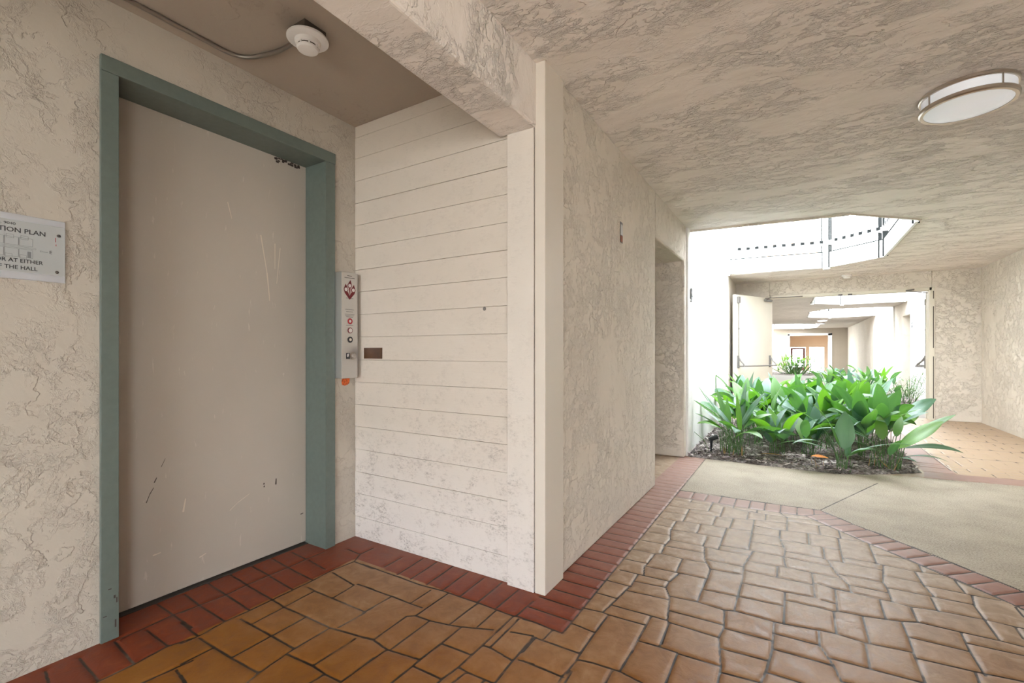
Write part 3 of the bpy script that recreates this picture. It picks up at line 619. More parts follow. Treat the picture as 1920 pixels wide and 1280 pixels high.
mb = MB(); mb.box(-1.3, -1.2, Ye + .2, Yp, 0, 2.5); mb.box(2.9, 3, Ye + .2, Yp, 0, 2.5)
struct(mb.build('wall_far_sides', M['orange_wall']))
d3 = MB(); d3.box(-0.14, -0.02, Yp + .02, Yp + .07, 0, 1.38); d3.box(0.52, 0.64, Yp + .02, Yp + .07, 0, 1.38); d3.box(-0.02, 0.52, Yp + .02, Yp + .07, 1.28, 1.38); d3.box(-0.02, 0.52, Yp + .02, Yp + .07, 0, .2)
d3 = struct(d3.build('door_4', M['doorwood']))
p = MB(); p.box(-0.02, 0.52, Yp + .04, Yp + .05, .2, 1.28); p.build('glass_pane', M['glass'], d3)

# upper storey seen through the opening
mb = MB(); mb.box(-0.55, 0.42, 10.6, 10.75, ZC + .2, 5.2)
struct(mb.build('wall_upper', M['orange_wall']))

# ------------------------------------------------------------------ balcony railings round the light wells
def railing(name, poly, posts, label, closed=False, height=1.05, detail=True, skip_bal=()):
    root = empty(name, (poly[0][0], poly[0][1], ZC), label, 'railing')
    n = len(poly) - (0 if closed else 1)
    for i in range(n):
        a = Vector((*poly[i], 0)); b = Vector((*poly[(i + 1) % len(poly)], 0)); t = (b - a).normalized(); ln = (b - a).length
        nn = Vector((-t.y, t.x, 0))
        rot = Matrix.Rotation(math.atan2(t.y, t.x), 3, 'Z')
        def bar(nm, z0, z1, th, off=0.0, e=0.0):
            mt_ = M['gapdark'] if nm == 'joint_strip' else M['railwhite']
            m_ = MB(); m_.box(-e, ln + e, off - th / 2, off + th / 2, z0, z1)
            m_.v = [tuple(a + rot @ Vector(v)) for v in m_.v]
            return m_.build(nm, mt_, root, bevel=0.0 if nm == 'joint_strip' else 0.003)
        bar('fascia_board', ZC - .02, ZC + .225, .03, -0.012 * 0)
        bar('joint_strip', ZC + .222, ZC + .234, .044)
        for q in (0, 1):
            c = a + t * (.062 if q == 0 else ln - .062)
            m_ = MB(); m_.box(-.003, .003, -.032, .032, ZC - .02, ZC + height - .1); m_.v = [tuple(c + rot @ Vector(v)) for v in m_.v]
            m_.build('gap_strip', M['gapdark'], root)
        if detail and i not in skip_bal:
            bar('bottom_rail', ZC + .33, ZC + .40, .06)
            bar('top_rail', ZC + height - .06, ZC + height, .09)
            k = int(ln / 0.125)
            for q in range(1, k):
                c = a + t * (ln * q / k)
                m_ = MB(); m_.box(-.022, .022, -.012, .012, ZC + .40, ZC + height - .06); m_.v = [tuple(c + rot @ Vector(v)) for v in m_.v]
                m_.build('baluster', M['railwhite'], root)
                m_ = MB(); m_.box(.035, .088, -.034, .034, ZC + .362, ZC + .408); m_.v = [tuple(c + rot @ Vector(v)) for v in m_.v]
                m_.build('dark_block', M['gapdark'], root)  # near-black block between balusters at the bottom rail
        elif i not in skip_bal:
            bar('bottom_rail', ZC + .33, ZC + .40, .06); bar('top_rail', ZC + height - .06, ZC + height, .09)
    for i in posts:
        c = poly[i]
        m_ = MB(); m_.box(c[0] - .045, c[0] + .045, c[1] - .05, c[1] + .05, ZC - .045, ZC + height + .05)
        po = m_.build('post', M['railwhite'], root, bevel=0.004)
        for z in (ZC + .06, ZC + .17):
            b_ = MB(); b_.lathe((c[0], c[1] - .05, z), [(0.009, 0), (0.009, -.006), (0.0, -.008)], 8, 'y'); bo_ = b_.build('bolt', M['greymetal'], po)
            bo_.location = (0, 0, 0)
    return root
railing('balcony_railing', [(-0.96, 8.60), (0.447, 8.76), (1.085, 8.16), (1.073, 6.13)], (0, 1), 'white slatted balcony railing above the near planter opening')
railing('balcony_railing', [(2.52, 15.63), (1.16, 15.74), (0.44, 14.98), (0.46, 12.5)], (1, 2), 'white balcony edge just beyond the double doorway', detail=False)
railing('balcony_railing', [(2.52, 21.05), (1.21, 21.55), (0.48, 20.88), (0.48, 18.4)], (1,), 'white balcony edge further along the hall past the doorway', detail=False)
railing('balcony_railing', [(-0.95, 30.35), (0.48, 30.65), (1.08, 29.88), (1.1, 27.0)], (1,), 'white balcony edge beside the end wall of the hall', detail=False)

# ------------------------------------------------------------------ elevator door, door_1
d = struct(empty('door_1', (XE, 1.22, 0)))
f = MB()
f.box(-2.462, -2.266, 0.693, 0.749, 0, 2.205); f.box(-2.462, -2.266, 1.690, 1.754, 0, 2.205); f.box(-2.462, -2.263, 0.693, 1.754, 2.205, 2.266)
f.build('door_frame', M['green'], d, bevel=0.0018)
lf = MB(); lf.box(-2.468, -2.447, 0.750, 1.689, 0.012, 2.204); lf = lf.build('door_leaf', M['elev_door'], d, bevel=0.001)
s = MB(); s.box(-2.475, -2.425, 0.750, 1.689, -0.02, 0.0035)
s.build('sill', M['darkmetal'], d)
# key scratches, knocks and worn enamel on the leaf
def mark(pts, w, mat):
    pts = [Vector((-2.4462, a, b)) for a, b in pts]
    m_ = MB()
    for i in range(len(pts) - 1):
        t = (pts[i + 1] - pts[i]).normalized(); n = Vector((0, -t.z, t.y)) * w / 2
        m_.box(0, 0, 0, 0, 0, 0); m_.v = m_.v[:-8]; m_.f = m_.f[:-6]; m_.mi = m_.mi[:-6]
        q = [pts[i] - n, pts[i] + n, pts[i + 1] + n * .6, pts[i + 1] - n * .6]
        o = Vector((0.0008, 0, 0))
        m_.add([v - o for v in q] + [v for v in q], [(0, 1, 2, 3), (7, 6, 5, 4), (0, 4, 5, 1), (1, 5, 6, 2), (2, 6, 7, 3), (3, 7, 4, 0)])
    return m_
for pts, w, mt in ([[(0.905, 0.452), (0.918, 0.487), (0.933, 0.513)], .003, 'scratch'], [[(0.935, 0.535), (0.945, 0.556)], .004, 'scratch'], [[(0.962, 0.60), (0.978, 0.635)], .0018, 'scratch'],
                   [[(1.438, 0.404), (1.438, 0.413)], .008, 'scratch'], [[(1.437, 0.390), (1.442, 0.397)], .007, 'scratch'], [[(1.505, 0.388), (1.507, 0.42)], .008, 'scratch'],
                   [[(1.655, 0.178), (1.672, 0.18)], .006, 'scratch'], [[(1.26, 0.315), (1.30, 0.345), (1.36, 0.375)], .003, 'pale_scratch'], [[(1.05, 0.37), (1.06, 0.43)], .008, 'pale_scratch'],
                   [[(1.42, 1.75), (1.455, 1.55), (1.47, 1.40)], .007, 'pale_scratch'], [[(1.50, 1.72), (1.50, 1.58)], .005, 'pale_scratch'], [[(1.53, 1.7), (1.51, 1.5)], .004, 'pale_scratch'],
                   [[(1.25, 1.88), (1.27, 1.80)], .005, 'pale_scratch'], [[(0.93, 0.21), (0.96, 0.213)], .006, 'pale_scratch'], [[(1.12, 0.13), (1.15, 0.14)], .006, 'pale_scratch']):
    mark(pts, w, M[mt]).build('scratch', M[mt], lf)
ch = MB()
for i in range(26):
    yy = 1.50 + rnd.random() * 0.17; zz = 2.202 - abs(rnd.gauss(0, 0.014)); r_ = rnd.uniform(.002, .006)
    ch.box(-2.447, -2.4462, yy - r_ * 1.5, yy + r_ * 1.5, zz - r_, min(zz + r_, 2.203))
ch.build('chipped_paint', M['scratch'], lf)
for (x0, y0, z0, w_, h_) in ((-2.2655, 0.735, 0.165, .006, .012), (-2.2655, 0.742, 0.15, .004, .02), (-2.2655, 0.72, 0.20, .01, .004), (-2.2655, 0.705, 0.10, .012, .003), (-2.2655, 0.738, 0.06, .005, .03)):
    m_ = MB(); m_.box(x0 - .0008, x0, y0 - w_ / 2, y0 + w_ / 2, z0 - h_ / 2, z0 + h_ / 2)
    m_.build('scuff', M['scratch'], d)

# ------------------------------------------------------------------ cream double doors
def hinge_door(name, hinge, ang, length, face, closer_side):
    """leaf local frame: +u along the leaf from the hinge; face = +1/-1 side carrying the panic hardware"""
    root = struct(empty(name, (hinge[0], hinge[1], 0)))
    root.rotation_euler = (0, 0, ang)
    def P(mb_, nm, mat, par=root, **kw):
        o = mb_.build(nm, mat, None, **kw); o.parent = par; return o
    m_ = MB(); m_.box(0.0, length, -0.022, 0.022, 0.012, 2.14)
    P(m_, 'door_leaf', M['cream_door'], bevel=0.003)
    for z in (0.25, 1.07, 1.9):
        m_ = MB(); m_.tube([(-.006, -.0 , z - .06), (-.006, 0, z + .06)], .012, 8); P(m_, 'hinge', M['railwhite'], smooth=True)
    s_ = face * 0.022
    def fp(u, v, z): return (u, s_ + face * v, z)
    # vertical rod with latch case on the free edge
    ue = length - 0.085
    m_ = MB(); m_.tube([fp(ue, .022, 1.03), fp(ue, .022, 2.05)], .0075, 8); rod = P(m_, 'vertical_rod', M['greymetal'], smooth=True)
    m_ = MB(); a = fp(ue - .028, .0, 1.99); m_.box(ue - .028, ue + .028, *sorted((s_, s_ + face * .04)), 1.99, 2.105); P(m_, 'latch_case', M['greymetal'], bevel=0.01)
    m_ = MB(); m_.tube([fp(ue, .022, 1.52), fp(ue, .022, 1.55)], .013, 8); P(m_, 'rod_guide', M['greymetal'], smooth=True)
    # panic bar: two bracket arms and the cross bar
    for u in (ue, 0.10):
        m_ = MB(); m_.box(u - .022, u + .022, *sorted((s_, s_ + face * .022)), 0.84, 1.06)
        br = P(m_, 'bracket', M['greymetal'], bevel=0.006)
        m_ = MB(); m_.tube([fp(u, .015, 1.03), fp(u, .055, .965), fp(u, .105, .915), fp(u, .125, .875)], [.012, .012, .012, .014], 8)
        m_.tube([fp(u, .125, .875), fp(u, .07, .872), fp(u, .015, .87)], .011, 8)
        P(m_, 'bracket_arm', M['greymetal'], smooth=True)
    m_ = MB(); m_.tube([fp(0.08, .125, .875), fp(ue + .02, .125, .875)], .012, 10); P(m_, 'panic_bar', M['greymetal'], smooth=True)
    # overhead closer body near the hinge
    cs = closer_side * 0.022
    m_ = MB(); m_.tube([(0.10, cs + closer_side * .035, 2.085), (0.30, cs + closer_side * .035, 2.085)], .026, 12); m_.box(.14, .26, *sorted((cs, cs + closer_side * .035)), 2.065, 2.105)
    c_ = P(m_, 'door_closer', M['greymetal'], smooth=True)
    return root
# left leaf folded back towards the passage wall
angL = math.atan2(9.04 - 10.08, -0.90 + 0.37)
lft = hinge_door('door_2', (-0.385 + .03, 10.07), angL, 1.19, 1, 1)
angR = math.atan2(1.16, 0.24)
rgt = hinge_door('door_3', (1.955 - .02, 10.30), angR, 1.15, 1, -1)
for par, a, b, c in ((lft, (-0.50, 9.80, 2.12), (-0.26, 10.02, 2.145), (0.15, 10.05, 2.15)), ):
    m_ = MB(); m_.tube([a, b, c], .007, 8)
    m_.v = [tuple(par.rotation_euler.to_matrix().inverted() @ (Vector(v) - par.location)) for v in m_.v]
    o = m_.build('closer_arm', M['greymetal'], None); o.parent = par
m_ = MB(); m_.tube([(1.62, 10.07, 2.15), (1.90, 10.10, 2.10)], .008, 8); m_.tube([(1.62, 10.07, 2.15), (1.72, 10.03, 2.16)], .014, 8)
m_.v = [tuple(rgt.rotation_euler.to_matrix().inverted() @ (Vector(v) - rgt.location)) for v in m_.v]
o = m_.build('closer_arm', M['greymetal'], None); o.parent = rgt
m_ = MB()
for x in (0.72, 0.86): m_.box(x - .03, x + .03, 10.06, 10.10, 2.125, 2.15)
struct(m_.build('trim_7', M['darkmetal']))

# ------------------------------------------------------------------ hall call station
CS = Vector((XE, 1.812, 0.968))
cs = empty('call_station', CS, 'tall brushed steel elevator call station between the green door frame and boarded wall', 'call station')
PX0, PX1, PY_0, PY_1, PZ0, PZ1 = XE + .001, -2.212, 1.7555, 1.870, 0.968, 1.585
m_ = MB(); m_.box(PX0, PX1, PY_0, PY_1, PZ0, PZ1); m_.build('housing', M['steel'], cs, bevel=0.003)
fx = PX1
def disc(nm, yy, zz, r_, th, mat, par, n=28, dome=0):
    m = MB(); pr = [(r_, 0), (r_, th)]
    pr += [(r_ * .8, th + dome), (0, th + dome * 1.3)] if dome else [(0, th)]
    m.lathe((fx + .0002, yy, zz), pr, n, 'x'); return m.build(nm, mat, par, smooth=bool(dome))
yc = 1.811
zpx = lambda y_: 1.583 - (y_ - 509) * (1.583 - .969) / 200.0       # height up the face from its own scale
def poly_x(nm, pts, mat, par, x=None, th=.0008):
    x = fx + .0003 if x is None else x
    m = MB(); n = len(pts)
    m.add([(x, a, b) for a, b in pts] + [(x + th, a, b) for a, b in pts], [list(range(n)), list(range(n, 2 * n))[::-1]] + [(i, (i + 1) % n, n + (i + 1) % n, n + i) for i in range(n)])
    return m.build(nm, mat, par)
# emblem: three flame-topped rings on a V
zl = zpx(540)
em = empty('emblem', (fx, yc, zl)); em.parent = cs; em.location = Vector((fx, yc, zl)) - CS
emb = MB()
def pz(mbb, pts, x, th=.0007):
    n = len(pts); mbb.add([(x, a, b) for a, b in pts] + [(x + th, a, b) for a, b in pts], [list(range(n)), list(range(n, 2 * n))[::-1]] + [(i, (i + 1) % n, n + (i + 1) % n, n + i) for i in range(n)])
def drop(cy, cz, r_, tipdz, lean):
    pts = [(cy + r_ * math.sin(a), cz - r_ * math.cos(a)) for a in [math.radians(q) for q in range(-110, 111, 20)]]
    return pts + [(cy + lean, cz + tipdz)]
pz(emb, drop(yc, zl + .020, .0155, .034, .006), fx + .0003)
pz(emb, drop(yc - .026, zl - .004, .0155, .032, -.002), fx + .0003)
pz(emb, drop(yc + .026, zl - .004, .0155, .032, .004), fx + .0003)
pz(emb, [(yc - .041, zl - .008), (yc - .030, zl - .018), (yc - .012, zl - .018), (yc, zl - .043), (yc + .012, zl - .018), (yc + .030, zl - .018), (yc + .041, zl - .008), (yc + .034, zl - .026), (yc, zl - .062), (yc - .034, zl - .026)], fx + .0004)
pz(emb, [(yc - .005, zl + .006), (yc + .005, zl + .006), (yc + .002, zl - .036), (yc, zl - .040)], fx + .0005)
emb.build('flame_mark', M['darkred'], cs)
for a, b in ((yc, zl + .020), (yc - .026, zl - .004), (yc + .026, zl - .004)):
    m = MB(); m.lathe((fx + .0012, a, b), [(.0105, 0), (.0105, .0005), (0, .0005)], 20, 'x'); r1 = m.build('ring', M['whiteink'], cs)
bpy.data.objects.remove(em)

FONT = None
def text_mesh(nm, body, size, mat, parent, loc, yaw='x', xs=1.0, bold=0.0, align='CENTER'):
    c = bpy.data.curves.new(nm, 'FONT'); c.body = body; c.size = size; c.align_x = align; c.extrude = 0.0004; c.offset = bold
    c.resolution_u = 3
    to = bpy.data.objects.new(nm, c); COL.objects.link(to)
    bpy.context.view_layer.update()
    me = bpy.data.meshes.new_from_object(to.evaluated_get(bpy.context.evaluated_depsgraph_get()))
    bpy.data.objects.remove(to)
    o = bpy.data.objects.new(nm, me); COL.objects.link(o); me.materials.clear(); me.materials.append(mat)
    # text faces +x: its width runs along +y, its height along z
    o.matrix_world = Matrix.Translation(Vector(loc)) @ Matrix(((0, 0, 1, 0), (1, 0, 0, 0), (0, 1, 0, 0), (0, 0, 0, 1))) @ Matrix.Diagonal((xs, 1, 1, 1))
    if parent is not None:
        bpy.context.view_layer.update()
        o.matrix_world = Matrix.Translation(-Vector(parent.location)) @ o.matrix_world
        mwl = o.matrix_world.copy(); o.parent = parent; o.matrix_parent_inverse = Matrix.Identity(4); o.matrix_basis = mwl
    return o
# small print rows: rows of fine strokes, unreadable as in the photo
def print_rows(nm, rows, mat, par):
    m = MB()
    for (zz, half) in rows:
        a = -half
        while a < half:
            w = rnd.uniform(.0012, .0035); m.box(fx + .0003, fx + .0008, yc + a, yc + min(a + w, half), zz - .0016, zz + .0016); a += w + .0008
    return m.build(nm, mat, par)
print_rows('small_print', [(zpx(515), .016), (zpx(519), .036)], M['ink'], cs)
print_rows('small_print', [(zpx(557.5), .026)], M['ink_soft'], cs)
print_rows('small_print', [(zpx(579), .030), (zpx(583), .024), (zpx(588), .034), (zpx(590.5), .030), (zpx(593), .024)], M['ink_soft'], cs)
print_rows('small_print', [(zpx(609), .024)], M['ink_soft'], cs)
b1 = disc('fire_sticker', yc + .003, zpx(601), .0175, .001, M['redink'], cs)
m = MB(); m.lathe((fx + .0014, yc + .003, zpx(601)), [(.009, 0), (.009, .0004), (0, .0004)], 6, 'x'); m.build('sticker_symbol', M['whiteink'], cs)
b2 = disc('key_switch', yc + .003, zpx(618.5), .0165, .003, M['darkred'], cs)
m = MB(); m.lathe((fx + .0034, yc + .003, zpx(618.5)), [(.0125, 0), (.0125, .001), (.004, .0012), (0, .0012)], 24, 'x'); m.build('key_face', M['whiteink'], b2 if False else cs)
b3 = disc('lock_cylinder', yc + .003, zpx(636), .0175, .003, M['blackplastic'], cs)
m = MB(); m.lathe((fx + .0034, yc + .003, zpx(636)), [(.0085, 0), (.0085, .001), (.005, .001), (.005, .002), (0, .002)], 20, 'x'); m.build('lock_core', M['steel_side'], cs)
m = MB(); m.box(fx, fx + .0015, 1.786, 1.812, zpx(672.5), zpx(661.5)); m.build('symbol_plate', M['blackplastic'], cs)
poly_x('arrow_symbol', [(1.791, zpx(667.5)), (1.791, zpx(663.5)), (1.806, zpx(662.5)), (1.804, zpx(667)), (1.797, zpx(669.5))], M['whiteink'], cs, fx + .0018)
bt = disc('call_button', 1.834, zpx(667), .0165, .008, M['steel_side'], cs, dome=.006)
m = MB(); m.lathe((fx + .0003, 1.834, zpx(667)), [(.021, 0), (.021, .003), (.0175, .005)], 28, 'x'); m.build('button_bezel', M['nickel'], cs, smooth=True)
# bare orange patch of wall under the call station
pt = MB()
pp = [(1.812, .966), (1.808, .945), (1.812, .926), (1.830, .921), (1.850, .925), (1.862, .935), (1.866, .966)]
n = len(pp); pt.add([(XE + .0002, a, b) for a, b in pp] + [(XE + .0022, a, b) for a, b in pp], [list(range(n)), list(range(n, 2 * n))[::-1]] + [(i, (i + 1) % n, n + (i + 1) % n, n + i) for i in range(n)])
tag(pt.build('bare_patch', M['rust']), 'orange unpainted patch on the plaster under the steel call station', 'paint patch')

# brown blank plate on the boarded wall
m = MB(); m.box(-2.193, -2.044, YS - .006, YS + .002, 1.082, 1.146)
tag(m.build('blank_plate', M['brownplate'], bevel=0.001), 'small dark brown blank plate on the white boarded wall', 'plate')
# knot hole with a nail stub
m = MB(); m.lathe((-1.318, YS - .004, 1.337), [(.0, -.001), (.010, 0), (.006, .006)], 12, 'y')
tag(m.build('bolt_stub', M['greymetal']), 'tiny rusty bolt stub sticking out of the boarded wall', 'bolt')

# ------------------------------------------------------------------ evacuation sign
SX = XE + .006
sg = empty('evacuation_sign', (XE, 0.44, 1.37), 'brushed aluminium evacuation plan sign on the stucco beside the elevator door', 'sign')
m = MB(); m.box(XE + .001, SX, 0.285, 0.594, 1.371, 1.594); m.build('plate', M['sign_edge'], sg, bevel=0.0015)
m = MB(); m.box(SX, SX + .0015, 0.287, 0.592, 1.396, 1.572); m.build('printed_panel', M['sign'], sg)
sx = SX + .0019
text_mesh('lettering', 'Bldg. 9040', .0125, M['ink'], sg, (sx, 0.437, 1.5545), xs=1.15)
text_mesh('lettering', 'EVACUATION PLAN', .0225, M['ink'], sg, (sx, 0.4405, 1.5305), xs=1.0, bold=.0002)
text_mesh('lettering', 'EXIT DOOR AT EITHER', .0185, M['ink'], sg, (sx, 0.4415, 1.4285), xs=.97, bold=.0002)
text_mesh('lettering', 'END OF THE HALL', .0185, M['ink'], sg, (sx, 0.4455, 1.405), xs=.97, bold=.0002)
text_mesh('lettering', 'E', .016, M['ink'], sg, (sx, 0.5545, 1.4715), xs=1.0)
text_mesh('lettering', 'Door', .0075, M['ink_soft'], sg, (sx, 0.5375, 1.4735), xs=1.3)
m = MB(); lw = .0008
def rect(y0, y1, z0, z1):
    m.box(sx, sx + .0004, y0, y1, z0, z0 + lw); m.box(sx, sx + .0004, y0, y1, z1, z1 + lw); m.box(sx, sx + .0004, y0, y0 + lw, z0, z1); m.box(sx, sx + .0004, y1, y1 + lw, z0, z1)
for i in range(5):
    y0 = 0.335 + i * .035
    rect(y0, y0 + .033, 1.487, 1.514); rect(y0 + .004, y0 + .022, 1.509, 1.521)
    rect(y0, y0 + .033, 1.447, 1.475); rect(y0 + .002, y0 + .018, 1.443, 1.455)
rect(.335, .516, 1.4785, 1.483)
m.build('floor_plan', M['ink_soft'], sg)
m = MB(); m.box(sx, sx + .0005, .4955, .5045, 1.447, 1.469); m.build('floor_plan_marker', M['ink_soft'], sg)
m = MB(); m.box(sx, sx + .0005, .5665, .5680, 1.516, 1.532); m.box(sx, sx + .0005, .5675, .5690, 1.502, 1.508); m.build('pencil_mark', M['redink'], sg)
for (a, b) in ((.5755, 1.540), (.571, 1.408), (.3, 1.540), (.3, 1.408)):
    m = MB(); m.lathe((sx - .0004, a, b), [(.0052, 0), (.0052, .0015), (.003, .0025), (0, .0028)], 16, 'x'); m.build('screw', M['darkmetal'], sg, smooth=True)

# ------------------------------------------------------------------ smoke detector + conduit
sd = empty('smoke_detector', (-1.762, 1.226, ZL), 'round white smoke detector on a dark square box on the lobby ceiling', 'smoke detector')
c = (-1.762, 1.226)
m = MB(); m.box(c[0] - .052, c[0] + .052, c[1] - .052, c[1] + .052, ZL - .036, ZL - .0005); m.build('mounting_box', M['boxmetal'], sd, bevel=0.003)
m = MB(); m.lathe((c[0], c[1], 0), [(.080, ZL - .036), (.083, ZL - .040), (.083, ZL - .046), (.078, ZL - .050), (.050, ZL - .052)], 48); m.build('base_ring', M['plastic_white'], sd, smooth=True)
m = MB(); m.lathe((c[0], c[1], 0), [(.052, ZL - .051), (.050, ZL - .066), (.044, ZL - .070)], 48); m.build('body', M['plastic_white'], sd, smooth=True)
m = MB(); m.lathe((c[0], c[1], 0), [(.040, ZL - .068), (.040, ZL - .080)], 48); m.build('sensor_gap', M['boxmetal'], sd, smooth=True)
m = MB(); m.lathe((c[0], c[1], 0), [(.043, ZL - .077), (.044, ZL - .083), (.040, ZL - .089), (.028, ZL - .092), (.0, ZL - .092)], 48); m.build('cap', M['plastic_white'], sd, smooth=True)
for k in range(8):
    a = k * PI / 4 + .3; m = MB(); m.box(-.003, .003, .036, .046, ZL - .079, ZL - .068); rr = Matrix.Rotation(a, 3, 'Z'); m.v = [tuple(rr @ Vector(v) + Vector((c[0], c[1], 0))) for v in m.v]
    m.build('rib', M['plastic_white'], sd)
def arc(pts, r=.09, n=8):
    out = [Vector(pts[0])]
    for i in range(1, len(pts) - 1):
        p, a, b = Vector(pts[i]), Vector(pts[i - 1]), Vector(pts[i + 1])
        u = (a - p).normalized() * r; w = (b - p).normalized() * r
        for k in range(n + 1):
            t = k / n; out.append((p + u) * (1 - t) ** 2 + p * 2 * t * (1 - t) + (p + w) * t ** 2)
    out.append(Vector(pts[-1])); return out
m = MB(); m.tube(arc([(-2.222, YB + .05, ZL - .012), (-2.190, 1.180, ZL - .012), (-1.99, 1.238, ZL - .012), (-1.80, 1.226, ZL - .018)], .085), .0095, 12)
co = m.build('conduit', M['galv'], smooth=True)
tag(co, 'thin grey metal conduit running along the lobby ceiling to the smoke detector', 'conduit')

# ------------------------------------------------------------------ ceiling lights
def ceiling_light(loc, label, R=.185, group=None):
    root = empty('ceiling_light', loc, label, 'ceiling light', group)
    x, y, z = loc
    m = MB(); m.lathe((x, y, z), [(R, 0.0), (R + .004, -.004), (R + .004, -.016), (R, -.020)], 64); m.build('upper_ring', M['nickel'], root, smooth=True)
    m = MB(); m.lathe((x, y, z), [(R - .007, -.016), (R - .007, -.072)], 64); m.build('side_lens', M['lens'], root, smooth=True)
    m = MB(); m.lathe((x, y, z), [(R - .004, -.066), (R + .004, -.068), (R + .004, -.082), (R - .002, -.088), (R - .016, -.088), (R - .016, -.080)], 64); m.build('lower_ring', M['nickel'], root, smooth=True)
    m = MB(); m.lathe((x, y, z), [(R - .014, -.083), (R - .05, -.092), (R - .10, -.097), (0, -.099)], 64); m.build('bottom_lens', M['lens'], root, smooth=True)
    for k in range(4):
        a = math.radians(-62 + 90 * k); m = MB(); m.tube([(x + (R - .001) * math.cos(a), y + (R - .001) * math.sin(a), z - .01), (x + (R - .001) * math.cos(a), y + (R - .001) * math.sin(a), z - .075)], .004, 8)
        m.build('strut', M['nickel'], root, smooth=True)
    return root
def far_light(loc, label):
    root = empty('ceiling_light', loc, label, 'ceiling light'); x, y, z = loc
    m = MB(); m.lathe((x, y, z), [(.18, 0), (.18, -.03)], 32); m.build('ring', M['nickel'], root, smooth=True)
    m = MB(); m.lathe((x, y, z), [(.175, -.028), (.17, -.075), (.12, -.09), (0, -.095)], 32); m.build('lens', M['lens'], root, smooth=True)
ceiling_light((0.762, 3.235, ZC), 'round nickel-banded ceiling light close to the camera over the stamped floor')
far_light((1.02, 22.8, ZC), 'small round ceiling light in the hall past the doors, furthest from the end wall')
far_light((1.05, 26.3 - 1.2, ZC), 'small round ceiling light in the hall past the doors, nearer the end wall')
far_light((0.78, 32.2, 2.3), 'small round light inside the peach hall behind the end doorway')
mb = MB(); mb.box(-1.3, 3.0, 31.2, 33.8, 2.3, 2.45); struct(mb.build('ceiling_far', M['orange_wall']))
m = MB(); x, y = 0.80, 9.92 - .02
sd2 = empty('smoke_detector', (x, y, ZC), 'small white smoke detector on the ceiling above the double doorway', 'smoke detector')
m.lathe((x, y, ZC), [(.075, 0), (.078, -.02), (.06, -.03)], 32); m.build('base', M['plastic_white'], sd2, smooth=True)
m = MB(); m.lathe((x, y, ZC), [(.06, -.03), (.055, -.05), (.03, -.06), (0, -.06)], 32); m.build('cap', M['plastic_white'], sd2, smooth=True)

# recessed empty electrical box in the corridor wall
eb = empty('electrical_box', (XL, 3.03, 1.855), 'narrow rusty empty electrical box set high in the corridor wall', 'electrical box')
m = MB(); m.box(XL - .001, XL + .0015, 3.002, 3.056, 1.853, 1.992); m.build('box_rim', M['boxmetal'], eb, bevel=.001)
m = MB(); m.box(XL + .0015, XL + .003, 3.010, 3.048, 1.905, 1.975); m.build('liner', M['galv'], eb)
m = MB(); m.box(XL + .0015, XL + .003, 3.008, 3.050, 1.859, 1.900); m.build('rusted_base', plain('rusty_metal', (.22, .07, .035), .8, var=.5, bscale=80), eb)

# unit marks on the white walls
def squiggle(x, y0, z0, dirn, label):
    m = MB(); s_ = .07
    m.tube([(x, y0, z0 + s_), (x, y0 + .04 * dirn, z0 + s_ * .9), (x, y0 + .01 * dirn, z0 + s_ * .3), (x, y0 + .045 * dirn, z0 - s_ * .2), (x, y0 + .0, z0 - s_)], .009, 8)
    m.tube([(x, y0 - .02 * dirn, z0 + s_ * .9), (x, y0 - .02 * dirn, z0 - s_ * .6)], .008, 8)
    tag(m.build('unit_numeral', M['ink_soft']), label, 'numeral')
squiggle(-0.957, 5.36, 1.745, 1, 'dark metal numeral on the white wall beside the passage opening')
squiggle(2.50, 14.85, 1.79, -1, 'grey numeral on the white wall beyond the double doors')
# handrail inside the far passage
hr = empty('handrail', (2.9, 16.2, .9), 'dark handrail in the passage beyond the white wall past the doors', 'handrail')
m = MB(); m.tube([(2.75, 16.22, .84), (3.6, 16.22, 1.05)], .03, 10); m.build('rail', M['darkmetal'], hr)
m = MB(); m.box(2.78, 2.84, 16.24, 16.3, .95, 1.25); m.build('bracket', M['darkmetal'], hr)

# ------------------------------------------------------------------ planting beds
def bed(poly, z0, name, seed):
    """mulch bed as a gently mounded fan of quads clipped to the bed outline"""
    r = random.Random(seed)
    xs = [p[0] for p in poly]; ys = [p[1] for p in poly]; cx = sum(xs) / len(xs); cy = sum(ys) / len(ys)
    m = MB(); ringn = 14; per = []
    for i in range(len(poly)):
        a, b = poly[i], poly[(i + 1) % len(poly)]; k = max(2, int(math.hypot(b[0] - a[0], b[1] - a[1]) / .06))
        per += [(a[0] + (b[0] - a[0]) * q / k, a[1] + (b[1] - a[1]) * q / k) for q in range(k)]
    n = len(per); vs = []
    for j in range(ringn + 1):
        t = 1 - j / ringn * .98
        for (px, py) in per:
            hgt = 0 if j == 0 else .012 + .03 * (1 - t) ** .5 + r.uniform(-.008, .008)
            vs.append((cx + (px - cx) * t, cy + (py - cy) * t, z0 + hgt))
    fs = [(j * n + k, j * n + (k + 1) % n, (j + 1) * n + (k + 1) % n, (j + 1) * n + k) for j in range(ringn) for k in range(n)]
    fs.append([ringn * n + k for k in range(n)])
    m.add(vs, fs)
    o = m.build(name, M['soil'], smooth=True); o['kind'] = 'stuff'
    return o
bd = bed(PLANT_A, 0.002, 'mulch_bed', 1); tag(bd, 'dark mulch filling the near planter opening in the floor', 'mulch')
P_A2 = [(2.49, 11.45), (1.0, 11.5), (0.5, 12.2), (0.5, 15.0), (1.2, 15.5), (2.49, 15.05)]
b2_ = bed(P_A2, 0.0, 'mulch_bed', 2); tag(b2_, 'pale mulch bed against the white wall beyond the double doors', 'mulch')
P_C = [(-0.95, 25.9), (0.5, 26.1), (1.0, 27.0), (1.0, 29.8), (-0.95, 30.2)]
